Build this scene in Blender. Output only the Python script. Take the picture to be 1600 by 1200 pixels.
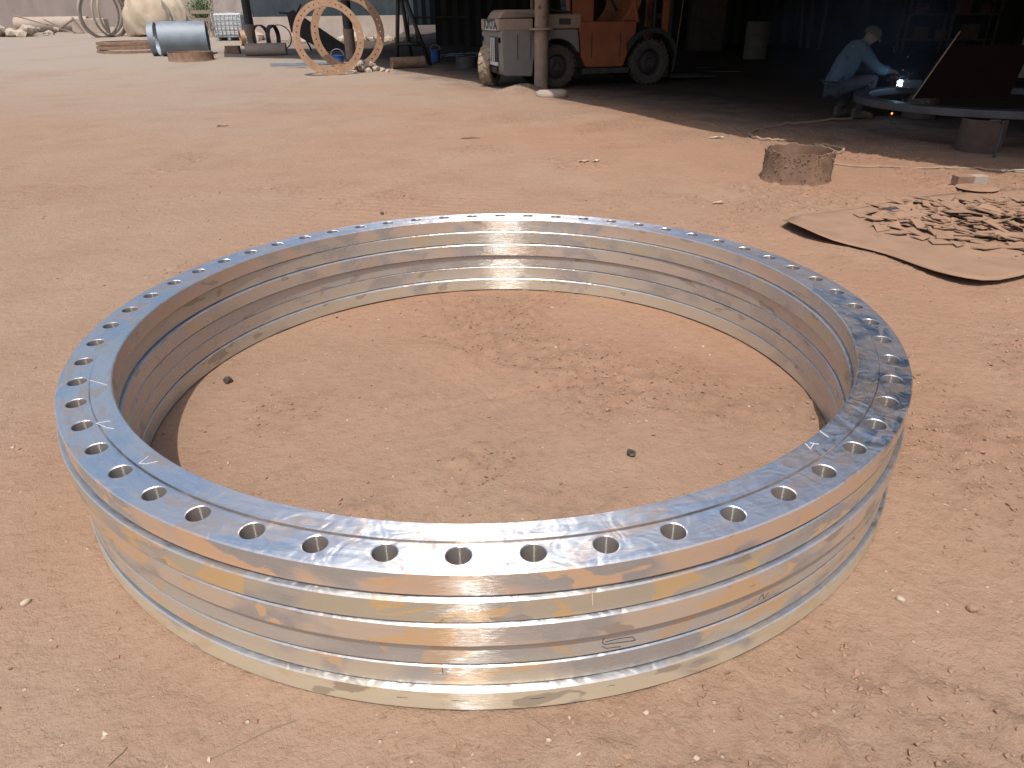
import bpy, bmesh, math, random
import numpy as np
from mathutils import Vector, Matrix, Euler
for o in list(bpy.data.objects): bpy.data.objects.remove(o)
S = bpy.context.scene; C = S.collection; PI = math.pi; R = math.radians
random.seed(7); rng = np.random.default_rng(7)

# ---------------------------------------------------------------- camera, sky, sun
FPX, PIT, ROL, YAW = 1095.26, 0.484534, -0.0132719, 0.033767
CAM = Vector((0, -2.26054, 1.24757))
FW = Vector((math.sin(YAW)*math.cos(PIT), math.cos(YAW)*math.cos(PIT), -math.sin(PIT)))
_r = FW.cross(Vector((0, 0, 1))).normalized(); _u = _r.cross(FW)
RT = math.cos(ROL)*_r + math.sin(ROL)*_u; UP = -math.sin(ROL)*_r + math.cos(ROL)*_u
cd = bpy.data.cameras.new('camera'); cam = bpy.data.objects.new('camera', cd); C.objects.link(cam)
cd.sensor_width = 36; cd.lens = 36*FPX/1600; cd.clip_end = 2000; cd.clip_start = 0.05
cam.matrix_world = Matrix(((RT.x, UP.x, -FW.x, CAM.x), (RT.y, UP.y, -FW.y, CAM.y), (RT.z, UP.z, -FW.z, CAM.z), (0, 0, 0, 1)))
S.camera = cam
SUN_EL, SUN_AZ = R(64), R(-101)         # azimuth of the sun measured from +x
sdir = Vector((math.cos(SUN_EL)*math.cos(SUN_AZ), math.cos(SUN_EL)*math.sin(SUN_AZ), math.sin(SUN_EL)))
w = bpy.data.worlds.new('World'); S.world = w; w.use_nodes = True
nt = w.node_tree; bg = nt.nodes['Background']
sky = nt.nodes.new('ShaderNodeTexSky'); sky.sky_type = 'NISHITA'; sky.sun_disc = False
sky.sun_elevation = SUN_EL; sky.sun_rotation = PI/2 - SUN_AZ; sky.dust_density = 3.6; sky.air_density = 1.2
nt.links.new(sky.outputs[0], bg.inputs[0]); bg.inputs[1].default_value = 0.15
sl = bpy.data.lights.new('sun', 'SUN'); sl.energy = 3.6; sl.angle = R(0.55); sl.color = (1, 0.955, 0.89)
so = bpy.data.objects.new('sun', sl); C.objects.link(so); so.rotation_euler = sdir.to_track_quat('Z', 'Y').to_euler()
S.view_settings.view_transform = 'Standard'; S.view_settings.look = 'None'
S.view_settings.exposure = 0.36; S.view_settings.gamma = 1; S.view_settings.use_curve_mapping = False

# ---------------------------------------------------------------- terrain shape and placing on it
def G(x, y):
    t = max(0.0, y-12.0); t = min(t, 22)
    return 0.036*t*t/(t+2.0)
def gp(px, py, z=None):
    D = FW + (px-800)/FPX*RT + (600-py)/FPX*UP
    if z is not None: t = (z-CAM.z)/D.z; return CAM + t*D
    lo, hi = 0.5, 200
    for _ in range(60):
        m = (lo+hi)/2; P = CAM+D*m
        if P.z > G(P.x, P.y): lo = m
        else: hi = m
    P = CAM+D*lo; return Vector((P.x, P.y, G(P.x, P.y)))
def ppm(P): return FPX/((P-CAM).dot(FW))
def up_to(px, py, Pbase):
    "height above the ground of what shows at row py over a base point"
    lo, hi = -1, 15
    for _ in range(50):
        m = (lo+hi)/2; q = Pbase+Vector((0, 0, m))-CAM
        if 600-FPX*q.dot(UP)/q.dot(FW) > py: lo = m
        else: hi = m
    return lo

# ---------------------------------------------------------------- mesh helpers
class MB:
    def __init__(s): s.v = []; s.f = []; s.sm = []
    def add(s, vs, fs, smooth=False):
        b = len(s.v); s.v += [tuple(v) for v in vs]; s.f += [tuple(i+b for i in f) for f in fs]; s.sm += [smooth]*len(fs); return s
    def box(s, c, d, rot=None):
        c = Vector(c); h = Vector(d)/2; vs = []
        for sx in (-1, 1):
            for sy in (-1, 1):
                for sz in (-1, 1):
                    p = Vector((sx*h.x, sy*h.y, sz*h.z))
                    if rot is not None: p = rot @ p
                    vs.append(c+p)
        return s.add(vs, [(0, 1, 3, 2), (4, 6, 7, 5), (0, 4, 5, 1), (2, 3, 7, 6), (0, 2, 6, 4), (1, 5, 7, 3)])
    def prism(s, poly, a0, a1, axis='y', smooth=False):
        n = len(poly); vs = []
        for a in (a0, a1):
            for (p, q) in poly:
                vs.append({'y': (p, a, q), 'z': (p, q, a), 'x': (a, p, q)}[axis])
        s.add(vs, [tuple(range(n)), tuple(range(2*n-1, n-1, -1))])
        return s.add(vs, [(i, (i+1) % n, n+(i+1) % n, n+i) for i in range(n)], smooth)
    def cyl(s, p0, p1, r0, r1=None, n=16, caps=True, smooth=True):
        p0 = Vector(p0); p1 = Vector(p1); r1 = r0 if r1 is None else r1
        d = (p1-p0).normalized(); a = d.orthogonal().normalized(); b = d.cross(a); vs = []
        for P, r in ((p0, r0), (p1, r1)):
            for i in range(n): t = 2*PI*i/n; vs.append(P+a*(r*math.cos(t))+b*(r*math.sin(t)))
        s.add(vs, [(i, (i+1) % n, n+(i+1) % n, n+i) for i in range(n)], smooth)
        if caps: s.add(vs, [tuple(range(n-1, -1, -1)), tuple(range(n, 2*n))])
        return s
    def tube(s, pts, r, n=8, closed=False):
        pts = [Vector(p) for p in pts]; m = len(pts); vs = []; pa = None
        for i in range(m):
            d = (pts[(i+1) % m]-pts[i-1]) if closed or 0 < i < m-1 else (pts[min(i+1, m-1)]-pts[max(i-1, 0)])
            d.normalize()
            a = d.orthogonal().normalized() if pa is None else (pa-d*pa.dot(d)).normalized()
            pa = a; b = d.cross(a); rr = r[i] if isinstance(r, (list, tuple)) else r
            for k in range(n): t = 2*PI*k/n; vs.append(pts[i]+a*(rr*math.cos(t))+b*(rr*math.sin(t)))
        fs = []
        for i in range(m if closed else m-1):
            j = (i+1) % m
            for k in range(n): fs.append((i*n+k, i*n+(k+1) % n, j*n+(k+1) % n, j*n+k))
        s.add(vs, fs, True)
        if not closed: s.add(vs, [tuple(range(n-1, -1, -1)), tuple(range((m-1)*n, m*n))])
        return s
    def lathe(s, prof, n=48, a0=0, a1=2*PI, closed=False, M=None):
        "prof: (r,z) list turned about z; closed profile makes a solid ring"
        full = abs(a1-a0-2*PI) < 1e-6; m = len(prof); N = n if full else n+1; vs = []
        for i in range(N):
            t = a0+(a1-a0)*i/n
            for (r, z) in prof:
                p = Vector((r*math.cos(t), r*math.sin(t), z)); vs.append(M @ p if M else p)
        fs = []
        for i in range(n):
            j = (i+1) % N
            for k in range(m if closed else m-1):
                l = (k+1) % m; fs.append((i*m+k, j*m+k, j*m+l, i*m+l))
        s.add(vs, fs, True)
        if not full and closed: s.add(vs, [tuple(range(m-1, -1, -1)), tuple(range(n*m, n*m+m))])
        return s
    def mesh(s, name, mt=None):
        me = bpy.data.meshes.new(name); me.from_pydata(s.v, [], s.f)
        me.polygons.foreach_set('use_smooth', s.sm); me.update()
        bm = bmesh.new(); bm.from_mesh(me); bmesh.ops.remove_doubles(bm, verts=bm.verts, dist=1e-5)
        bmesh.ops.recalc_face_normals(bm, faces=bm.faces)
        for e in bm.edges:
            if len(e.link_faces) == 2 and e.calc_face_angle(0) > R(38): e.smooth = False
        bm.to_mesh(me); bm.free()
        if mt: me.materials.append(mt)
        return me
    def build(s, name, mt, parent=None, bevel=0, seg=2):
        o = bpy.data.objects.new(name, s.mesh(name, mt)); C.objects.link(o)
        if parent: o.parent = parent
        if bevel:
            m = o.modifiers.new('bevel', 'BEVEL'); m.width = bevel; m.segments = seg; m.limit_method = 'ANGLE'; m.angle_limit = R(35)
        return o
def tag(o, label=None, cat=None, group=None, kind=None):
    if label: o['label'] = label
    if cat: o['category'] = cat
    if group: o['group'] = group
    if kind: o['kind'] = kind
    return o
def thing(name, label, cat, loc, rz=0, group=None):
    o = bpy.data.objects.new(name, None); C.objects.link(o); o.location = loc; o.rotation_euler = (0, 0, rz)
    o.empty_display_size = 0.1
    return tag(o, label, cat, group)
def single(mb, name, mt, label, cat, loc=(0, 0, 0), rz=0, group=None, bevel=0, kind=None, rot=None):
    o = mb.build(name, mt, None, bevel); o.location = loc; o.rotation_euler = rot if rot else (0, 0, rz)
    return tag(o, label, cat, group, kind)

# ---------------------------------------------------------------- numpy noise
def _h(ix, iy, s):
    n = (ix.astype(np.int64)*374761393+iy.astype(np.int64)*668265263+s*982451653) & 0xffffffff
    n = ((n ^ (n >> 13))*1274126177) & 0xffffffff
    return ((n ^ (n >> 16)) & 0xffff)/65535.0
def vn(x, y, s=0):
    ix = np.floor(x); iy = np.floor(y); fx = x-ix; fy = y-iy; fx = fx*fx*(3-2*fx); fy = fy*fy*(3-2*fy)
    a = _h(ix, iy, s); b = _h(ix+1, iy, s); c = _h(ix, iy+1, s); d = _h(ix+1, iy+1, s)
    return a+(b-a)*fx+(c-a)*fy+(a-b-c+d)*fx*fy
def fbm(x, y, o=4, s=0):
    t = 0; a = 0.5; n = 0
    for k in range(o): t = t+a*vn(x*2**k+17*k, y*2**k-9*k, s+k); n += a; a *= 0.5
    return t/n

# ---------------------------------------------------------------- materials
def newmat(name):
    m = bpy.data.materials.new(name); m.use_nodes = True; t = m.node_tree; return m, t, t.nodes['Principled BSDF']
def N(t, typ, **kw):
    n = t.nodes.new(typ)
    for k, v in kw.items():
        if k.startswith('i_'):
            key = k[2:]; n.inputs[int(key) if key.isdigit() else key].default_value = v
        else: setattr(n, k, v)
    return n
def L(t, a, b): t.links.new(a, b)
def math_(t, op, a, b=None, clamp=False):
    n = N(t, 'ShaderNodeMath', operation=op, use_clamp=clamp)
    for i, x in enumerate((a, b)):
        if x is None: continue
        if isinstance(x, (int, float)): n.inputs[i].default_value = x
        else: L(t, x, n.inputs[i])
    return n.outputs[0]
def noise(t, vec, scale, detail=3, rough=0.55, dist=0.0):
    n = N(t, 'ShaderNodeTexNoise'); n.inputs['Scale'].default_value = scale; n.inputs['Detail'].default_value = detail
    n.inputs['Roughness'].default_value = rough; n.inputs['Distortion'].default_value = dist
    if vec is not None: L(t, vec, n.inputs['Vector'])
    return n.outputs[0]
def ramp(t, fac, a, b, lo=0.0, hi=1.0):
    n = N(t, 'ShaderNodeMapRange'); n.clamp = True
    for i, v in ((1, a), (2, b), (3, lo), (4, hi)): n.inputs[i].default_value = v
    L(t, fac, n.inputs[0]); return n.outputs[0]
def mix(t, fac, a, b):
    n = N(t, 'ShaderNodeMix', data_type='RGBA')
    if isinstance(fac, (int, float)): n.inputs[0].default_value = fac
    else: L(t, fac, n.inputs[0])
    for i, c in ((6, a), (7, b)):
        if isinstance(c, tuple): n.inputs[i].default_value = (*c, 1)
        else: L(t, c, n.inputs[i])
    return n.outputs[2]
def mat(name, c1, c2, scale=6, rough=0.7, metal=0.0, bump=0.3, bscale=60, dust=None, dustamt=0.0, edge=0.12):
    c1, c2 = (tuple(x*0.77 for x in q) for q in (c1, c2)); dust = tuple(x*0.77 for x in dust) if dust else None
    m, t, b = newmat(name); tc = N(t, 'ShaderNodeTexCoord').outputs['Object']
    n1 = noise(t, tc, scale, 5); f = ramp(t, n1, 0.5-edge, 0.5+edge); col = mix(t, f, c1, c2)
    n2 = noise(t, tc, bscale, 4)
    col = mix(t, ramp(t, n2, 0.3, 0.8, 0, 0.22), col, tuple(x*0.5 for x in c1))
    if dust:
        geo = N(t, 'ShaderNodeNewGeometry'); sx = N(t, 'ShaderNodeSeparateXYZ'); L(t, geo.outputs['Normal'], sx.inputs[0])
        upf = ramp(t, sx.outputs[2], 0.0, 0.8, 0.35, 1.0)
        dn = ramp(t, noise(t, tc, scale*1.7, 4), 0.35, 0.65, 0.4, 1.0)
        df = math_(t, 'MULTIPLY', math_(t, 'MULTIPLY', upf, dn), dustamt, True)
        col = mix(t, df, col, dust)
        L(t, math_(t, 'MULTIPLY', math_(t, 'SUBTRACT', 1.0, df), metal), b.inputs['Metallic'])
    else: b.inputs['Metallic'].default_value = metal
    L(t, col, b.inputs['Base Color'])
    L(t, ramp(t, n1, 0.3, 0.7, max(0, rough-0.08), min(1, rough+0.08)), b.inputs['Roughness'])
    bp = N(t, 'ShaderNodeBump'); bp.inputs['Strength'].default_value = bump; bp.inputs['Distance'].default_value = 0.004
    L(t, n2, bp.inputs['Height']); L(t, bp.outputs[0], b.inputs['Normal'])
    return m
def emit(name, col, st):
    m, t, b = newmat(name); b.inputs['Base Color'].default_value = (0, 0, 0, 1)
    b.inputs['Emission Color'].default_value = (*col, 1); b.inputs['Emission Strength'].default_value = st; return m
DUST = (0.37, 0.235, 0.155)
def ground_mat():
    m, t, b = newmat('laterite_dirt'); g = N(t, 'ShaderNodeNewGeometry').outputs['Position']
    big = noise(t, g, 0.35, 4, 0.6); mid = noise(t, g, 1.7, 5, 0.65); fine = noise(t, g, 28, 6, 0.7); grit = noise(t, g, 160, 3, 0.7)
    sx = N(t, 'ShaderNodeSeparateXYZ'); L(t, g, sx.inputs[0])
    far = ramp(t, math_(t, 'ADD', sx.outputs[1], math_(t, 'MULTIPLY', math_(t, 'SUBTRACT', big, 0.5), 14.0)), 7, 20)
    red = (0.395, 0.218, 0.132); tan = (0.400, 0.252, 0.162); pale = (0.37, 0.290, 0.222)
    col = mix(t, ramp(t, big, 0.36, 0.62), red, tan)
    left = ramp(t, math_(t, 'ADD', math_(t, 'MULTIPLY', sx.outputs[0], -1.0), math_(t, 'MULTIPLY', mid, 2.0)), 0.6, 4.0, 0, 0.55)
    col = mix(t, left, col, (0.360, 0.245, 0.165))
    near = ramp(t, math_(t, 'MULTIPLY', sx.outputs[1], -1.0), 0.9, 2.0, 0, 0.5)
    col = mix(t, near, col, (0.345, 0.258, 0.187))
    col = mix(t, ramp(t, mid, 0.42, 0.68, 0, 0.38), col, (0.30, 0.162, 0.098))
    col = mix(t, far, col, pale)
    col = mix(t, ramp(t, fine, 0.50, 0.78, 0, 0.45), col, (0.235, 0.132, 0.08))
    col = mix(t, ramp(t, fine, 0.45, 0.25, 0, 0.3), col, (0.38, 0.262, 0.185))
    v = N(t, 'ShaderNodeTexVoronoi'); v.inputs['Scale'].default_value = 55; L(t, g, v.inputs['Vector'])
    sc = N(t, 'ShaderNodeSeparateColor'); L(t, v.outputs['Color'], sc.inputs[0])
    spk = math_(t, 'MULTIPLY', ramp(t, v.outputs['Distance'], 0.30, 0.20), ramp(t, sc.outputs[0], 0.965, 0.975))
    col = mix(t, math_(t, 'MULTIPLY', spk, 0.7), col, (0.66, 0.52, 0.38))
    # shade of the shed put into the floor colour, with a noisy edge
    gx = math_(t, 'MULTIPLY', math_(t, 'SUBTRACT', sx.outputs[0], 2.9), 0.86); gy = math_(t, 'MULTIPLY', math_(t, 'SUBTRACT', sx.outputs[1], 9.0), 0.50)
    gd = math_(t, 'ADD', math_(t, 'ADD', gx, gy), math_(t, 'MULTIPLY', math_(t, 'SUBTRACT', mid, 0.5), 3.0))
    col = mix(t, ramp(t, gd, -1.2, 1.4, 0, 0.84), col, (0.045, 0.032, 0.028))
    at = N(t, 'ShaderNodeAttribute'); at.attribute_name = 'churned'
    ch = math_(t, 'MULTIPLY', at.outputs['Fac'], ramp(t, noise(t, g, 14, 4, 0.7), 0.38, 0.6, 0.25, 1.0))
    col = mix(t, math_(t, 'MULTIPLY', ch, 0.36), col, (0.235, 0.125, 0.075))
    hs = N(t, 'ShaderNodeVectorMath', operation='MULTIPLY'); L(t, col, hs.inputs[0]); hs.inputs[1].default_value = (0.685, 0.725, 0.765); col = hs.outputs[0]
    L(t, col, b.inputs['Base Color']); b.inputs['Roughness'].default_value = 0.95; b.inputs['Specular IOR Level'].default_value = 0.15
    h = math_(t, 'ADD', math_(t, 'MULTIPLY', fine, 1.0), math_(t, 'MULTIPLY', grit, 0.35))
    crack = noise(t, g, 9, 5, 0.7, 0.0); h = math_(t, 'ADD', h, math_(t, 'MULTIPLY', ramp(t, crack, 0.40, 0.62), 0.45))
    sp = math_(t, 'MULTIPLY', spk, 0.5); h = math_(t, 'ADD', h, sp)
    bp = N(t, 'ShaderNodeBump'); bp.inputs['Strength'].default_value = 0.8; bp.inputs['Distance'].default_value = 0.013
    L(t, h, bp.inputs['Height']); L(t, bp.outputs[0], b.inputs['Normal'])
    return m
RO, RI, RB, RS, RH, TH, NH = 1.300, 1.161, 1.250, 1.217, 0.0245, 0.0552, 56
def ring_mat(name, seed, film, film2, filmamt, stain=0.0, top_clean=0.8, side_rough=0.34):
    "ground flat steel: circular tool marks, brown films and half ground patches"
    m, t, b = newmat(name); ob = N(t, 'ShaderNodeTexCoord').outputs['Object']
    sx = N(t, 'ShaderNodeSeparateXYZ'); L(t, ob, sx.inputs[0])
    x, y, z = sx.outputs
    r = math_(t, 'SQRT', math_(t, 'ADD', math_(t, 'MULTIPLY', x, x), math_(t, 'MULTIPLY', y, y)))
    cx = math_(t, 'DIVIDE', x, r); cy = math_(t, 'DIVIDE', y, r)
    def vec(k, rz, off=0.0):
        c = N(t, 'ShaderNodeCombineXYZ'); L(t, math_(t, 'ADD', math_(t, 'MULTIPLY', cx, k), seed+off), c.inputs[0]); L(t, math_(t, 'MULTIPLY', cy, k), c.inputs[1])
        L(t, math_(t, 'MULTIPLY', math_(t, 'ADD', r, math_(t, 'MULTIPLY', z, 1.0)), rz), c.inputs[2]); return c.outputs[0]
    geo = N(t, 'ShaderNodeNewGeometry'); sn = N(t, 'ShaderNodeSeparateXYZ'); L(t, geo.outputs['True Normal'], sn.inputs[0])
    top = ramp(t, sn.outputs[2], 0.5, 0.8)
    streak = noise(t, vec(5, 330), 1.0, 3, 0.7)           # long fine tool lines
    streak2 = noise(t, vec(14, 90, 3), 1.0, 3, 0.6)       # shorter grinder strokes
    patch = noise(t, vec(5.5, 7, 9), 1.0, 4, 0.5, 0.4)
    patch2 = noise(t, vec(9, 15, 21), 1.0, 3, 0.5, 0.6)
    blot = noise(t, vec(8, 16, 33), 1.0, 3, 0.5, 0.3)
    f1 = ramp(t, patch, 0.50-0.25*(filmamt-0.5)-0.05, 0.50-0.25*(filmamt-0.5)+0.05)
    f1 = math_(t, 'MULTIPLY', f1, math_(t, 'SUBTRACT', 1.0, math_(t, 'MULTIPLY', top, top_clean)))
    f2 = ramp(t, patch2, 0.55, 0.58); f2 = math_(t, 'MULTIPLY', f2, math_(t, 'SUBTRACT', 1.0, math_(t, 'MULTIPLY', top, top_clean*0.6)))
    gpos = N(t, 'ShaderNodeSeparateXYZ'); L(t, geo.outputs['Position'], gpos.inputs[0]); wst = math_(t, 'MULTIPLY', ramp(t, gpos.outputs[0], 0.98, 1.12, 0, stain), math_(t, 'MULTIPLY', ramp(t, patch, 0.40, 0.50), top)); f1 = math_(t, 'MAXIMUM', f1, wst)
    inn = ramp(t, r, RI+0.004, RI+0.012, 0.38, 1.0); f2 = math_(t, 'MULTIPLY', f2, inn); f1 = math_(t, 'MULTIPLY', f1, ramp(t, r, RI+0.004, RI+0.012, 0.7, 1.0))
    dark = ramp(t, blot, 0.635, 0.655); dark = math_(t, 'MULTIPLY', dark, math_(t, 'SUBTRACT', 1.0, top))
    stroke_ = ramp(t, noise(t, vec(9, 40, 51), 1.0, 3, 0.6, 0.5), 0.49, 0.54)
    steel = (0.84, 0.85, 0.86)
    col = mix(t, ramp(t, streak2, 0.3, 0.7, 0, 0.5), steel, (0.72, 0.725, 0.73))
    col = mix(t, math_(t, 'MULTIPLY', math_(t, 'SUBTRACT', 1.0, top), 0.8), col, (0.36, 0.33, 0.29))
    col = mix(t, math_(t, 'MULTIPLY', f1, 0.85), col, film)
    col = mix(t, math_(t, 'MULTIPLY', f2, 0.85), col, film2)
    col = mix(t, math_(t, 'MULTIPLY', dark, 0.6), col, (0.20, 0.155, 0.115))
    col = mix(t, math_(t, 'MULTIPLY', ramp(t, streak, 0.35, 0.6), math_(t, 'MULTIPLY', 0.10, 1.0)), col, (0.30, 0.26, 0.22))
    jn = math_(t, 'MULTIPLY', ramp(t, math_(t, 'ABSOLUTE', math_(t, 'SUBTRACT', z, 0.0)), 0.0024, 0.0042, 1, 0), ramp(t, streak2, 0.3, 0.6, 0.6, 1.0)); col = mix(t, math_(t, 'MULTIPLY', jn, 0.85), col, (0.07, 0.055, 0.045))
    stp = ramp(t, math_(t, 'ABSOLUTE', math_(t, 'SUBTRACT', r, RS+0.0003)), 0.0012, 0.0022, 1, 0); stp = math_(t, 'MULTIPLY', stp, ramp(t, streak2, 0.25, 0.55, 0.35, 0.95)); col = mix(t, stp, col, (0.10, 0.085, 0.075))
    bore = math_(t, 'MULTIPLY', math_(t, 'MULTIPLY', ramp(t, r, RS+0.003, RS+0.004), ramp(t, r, RO-0.02, RO-0.021)), math_(t, 'SUBTRACT', 1.0, math_(t, 'ABSOLUTE', sn.outputs[2]), True))
    col = mix(t, math_(t, 'MULTIPLY', bore, 0.9), col, (0.20, 0.18, 0.165))
    col = mix(t, math_(t, 'MULTIPLY', math_(t, 'MULTIPLY', stroke_, top), 0.35), col, (0.50, 0.50, 0.52))
    L(t, col, b.inputs['Base Color'])
    allf = math_(t, 'MAXIMUM', bore, math_(t, 'MAXIMUM', f1, math_(t, 'MAXIMUM', f2, dark)))
    L(t, math_(t, 'SUBTRACT', ramp(t, top, 0, 1, 0.70, 0.95), math_(t, 'MULTIPLY', allf, 0.38)), b.inputs['Metallic'])
    swirl = noise(t, ob, 13, 1.5, 0.45, 1.8)                 # soft dishing left by the hand grinder
    swirl2 = noise(t, vec(13, 34, 40), 1.0, 2, 0.5, 0.9)
    ro = math_(t, 'ADD', ramp(t, swirl2, 0.35, 0.65, 0.24, 0.36), math_(t, 'MULTIPLY', allf, 0.10))
    ro = math_(t, 'ADD', ro, math_(t, 'MULTIPLY', math_(t, 'SUBTRACT', 1.0, top), side_rough-0.28))
    ro = math_(t, 'ADD', ro, math_(t, 'MULTIPLY', math_(t, 'MULTIPLY', stroke_, top), 0.12))
    L(t, ro, b.inputs['Roughness'])
    L(t, ramp(t, top, 0, 1, 0.35, 0.90), b.inputs['Anisotropic']); b.inputs['Anisotropic Rotation'].default_value = 0.25
    tg = N(t, 'ShaderNodeTangent'); tg.direction_type = 'RADIAL'; tg.axis = 'Z'; L(t, tg.outputs[0], b.inputs['Tangent'])
    bp = N(t, 'ShaderNodeBump'); L(t, ramp(t, top, 0, 1, 0.22, 0.35), bp.inputs['Strength']); bp.inputs['Distance'].default_value = 0.0015
    streak3 = noise(t, vec(3, 900, 7), 1.0, 2, 0.7)
    L(t, math_(t, 'ADD', math_(t, 'ADD', streak, math_(t, 'MULTIPLY', streak2, 0.4)), math_(t, 'MULTIPLY', streak3, 0.45)), bp.inputs['Height'])
    b2 = N(t, 'ShaderNodeBump'); b2.inputs['Distance'].default_value = 0.005
    L(t, math_(t, 'ADD', math_(t, 'MULTIPLY', top, 0.62), 0.025), b2.inputs['Strength'])
    L(t, math_(t, 'ADD', swirl, math_(t, 'ADD', math_(t, 'MULTIPLY', swirl2, 0.9), math_(t, 'MULTIPLY', math_(t, 'MULTIPLY', stroke_, top), 0.05))), b2.inputs['Height']); L(t, bp.outputs[0], b2.inputs['Normal'])
    L(t, b2.outputs[0], b.inputs['Normal'])
    lobes = []
    for dist_, rg, an_a in (('BECKMANN', 0.31, 0.925), ('GGX', 0.52, 0.55)):
        an = N(t, 'ShaderNodeBsdfAnisotropic'); an.distribution = dist_; L(t, mix(t, 0.45, col, steel), an.inputs['Color']); L(t, tg.outputs[0], an.inputs['Tangent'])
        L(t, b2.outputs[0], an.inputs['Normal']); L(t, math_(t, 'SUBTRACT', rg+0.02, math_(t, 'MULTIPLY', math_(t, 'MULTIPLY', stroke_, top), 0.16)), an.inputs['Roughness']); an.inputs['Anisotropy'].default_value = an_a; lobes.append(an)
    lm = N(t, 'ShaderNodeMixShader'); L(t, top, lm.inputs[0]); L(t, lobes[0].outputs[0], lm.inputs[1]); L(t, lobes[1].outputs[0], lm.inputs[2])
    ms = N(t, 'ShaderNodeMixShader'); base_ = ramp(t, top, 0, 1, 0.17, 0.62); L(t, math_(t, 'SUBTRACT', base_, math_(t, 'MULTIPLY', allf, 0.11)), ms.inputs[0]); L(t, b.outputs[0], ms.inputs[1]); L(t, lm.outputs[0], ms.inputs[2])
    L(t, ms.outputs[0], t.nodes['Material Output'].inputs['Surface'])
    return m

M = {}
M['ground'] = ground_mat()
M['rust'] = mat('rusted_steel', (0.20, 0.11, 0.07), (0.30, 0.19, 0.13), 9, 0.85, 0.1, 0.5, 70, DUST, 0.55)
M['stand'] = mat('blackened_rust', (0.07, 0.04, 0.03), (0.11, 0.065, 0.045), 8, 0.85)
M['dustplate'] = mat('dusty_plate', (0.25, 0.145, 0.088), (0.30, 0.18, 0.112), 5, 0.85, 0.0, 0.25, 90, (0.34, 0.205, 0.128), 0.6)
M['primer'] = mat('rusty_flange_steel', (0.34, 0.185, 0.105), (0.42, 0.26, 0.155), 5, 0.62, 0.25, 0.3, 50, (0.50, 0.34, 0.22), 0.3)
M['hole'] = mat('hole_bore_steel', (0.05, 0.035, 0.03), (0.09, 0.06, 0.05), 20, 0.8)
M['concrete'] = mat('dusty_concrete', (0.36, 0.30, 0.25), (0.44, 0.37, 0.31), 4, 0.9, 0, 0.6, 40, DUST, 0.4)
M['palewall'] = mat('pale_render', (0.40, 0.32, 0.27), (0.50, 0.42, 0.36), 1.2, 0.92, 0, 0.5, 14)
M['purplewall'] = mat('mauve_render', (0.27, 0.215, 0.19), (0.33, 0.265, 0.235), 0.5, 0.92, 0, 0.4, 9)
M['galv'] = mat('blue_grey_plate', (0.20, 0.25, 0.30), (0.28, 0.33, 0.38), 3, 0.62, 0.35, 0.15, 30, (0.40, 0.33, 0.27), 0.15)
M['pipegrey'] = mat('dusty_post_steel', (0.30, 0.21, 0.16), (0.40, 0.29, 0.21), 7, 0.75, 0.1, 0.4, 60, DUST, 0.4)
M['darksteel'] = mat('dark_steel', (0.045, 0.04, 0.042), (0.08, 0.065, 0.06), 5, 0.6, 0.3, 0.3, 40)
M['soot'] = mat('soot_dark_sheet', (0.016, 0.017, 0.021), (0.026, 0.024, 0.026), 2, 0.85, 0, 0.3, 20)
M['bluesheet'] = mat('dark_blue_sheet', (0.035, 0.05, 0.06), (0.055, 0.07, 0.08), 1.5, 0.6, 0.1, 0.2, 20)
M['rubber'] = mat('dusty_rubber', (0.035, 0.032, 0.03), (0.07, 0.058, 0.05), 10, 0.85, 0, 0.4, 50, DUST, 0.25)
M['rubberdust'] = mat('clay_caked_rubber', (0.30, 0.235, 0.165), (0.38, 0.30, 0.21), 9, 0.9, 0, 0.5, 50, DUST, 0.4)
M['orange'] = mat('orange_paint', (0.36, 0.085, 0.02), (0.28, 0.065, 0.02), 4, 0.5, 0, 0.1, 30, DUST, 0.3)
M['greypaint'] = mat('grey_paint', (0.18, 0.178, 0.175), (0.22, 0.215, 0.205), 4, 0.5, 0, 0.15, 30, DUST, 0.55)
M['hood'] = mat('dusty_hood', (0.36, 0.26, 0.19), (0.42, 0.31, 0.23), 5, 0.7, 0, 0.2, 40, DUST, 0.8)
M['black'] = mat('black_paint', (0.02, 0.02, 0.022), (0.035, 0.033, 0.033), 6, 0.6)
M['white'] = mat('white_paint', (0.62, 0.60, 0.56), (0.70, 0.68, 0.64), 9, 0.6, 0, 0.1, 40)
M['plastic'] = mat('milky_plastic', (0.58, 0.60, 0.60), (0.66, 0.67, 0.66), 3, 0.5, 0, 0.1, 20)
M['cage'] = mat('galvanised_bar', (0.34, 0.36, 0.37), (0.42, 0.43, 0.44), 8, 0.5, 0.5)
M['blue'] = mat('blue_plastic', (0.02, 0.10, 0.34), (0.03, 0.13, 0.40), 6, 0.5)
M['tarp'] = mat('beige_canvas', (0.42, 0.335, 0.24), (0.50, 0.41, 0.30), 2.2, 0.9, 0, 0.5, 9)
M['leaf'] = mat('leaf_green', (0.07, 0.13, 0.03), (0.11, 0.18, 0.05), 4, 0.6)
M['stem'] = mat('bark', (0.14, 0.10, 0.07), (0.20, 0.15, 0.10), 9, 0.9)
M['wood'] = mat('weathered_wood', (0.24, 0.18, 0.13), (0.33, 0.26, 0.20), 6, 0.85, 0, 0.4, 40, DUST, 0.4)
M['hose'] = mat('dusty_hose', (0.30, 0.20, 0.13), (0.38, 0.26, 0.17), 12, 0.8)
M['clod'] = mat('dirt_clod', (0.28, 0.165, 0.105), (0.37, 0.23, 0.15), 3, 0.95, 0, 0.4, 200)
M['chip'] = mat('pale_chip', (0.46, 0.35, 0.25), (0.56, 0.45, 0.34), 5, 0.9, 0, 0.3, 120)
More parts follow.
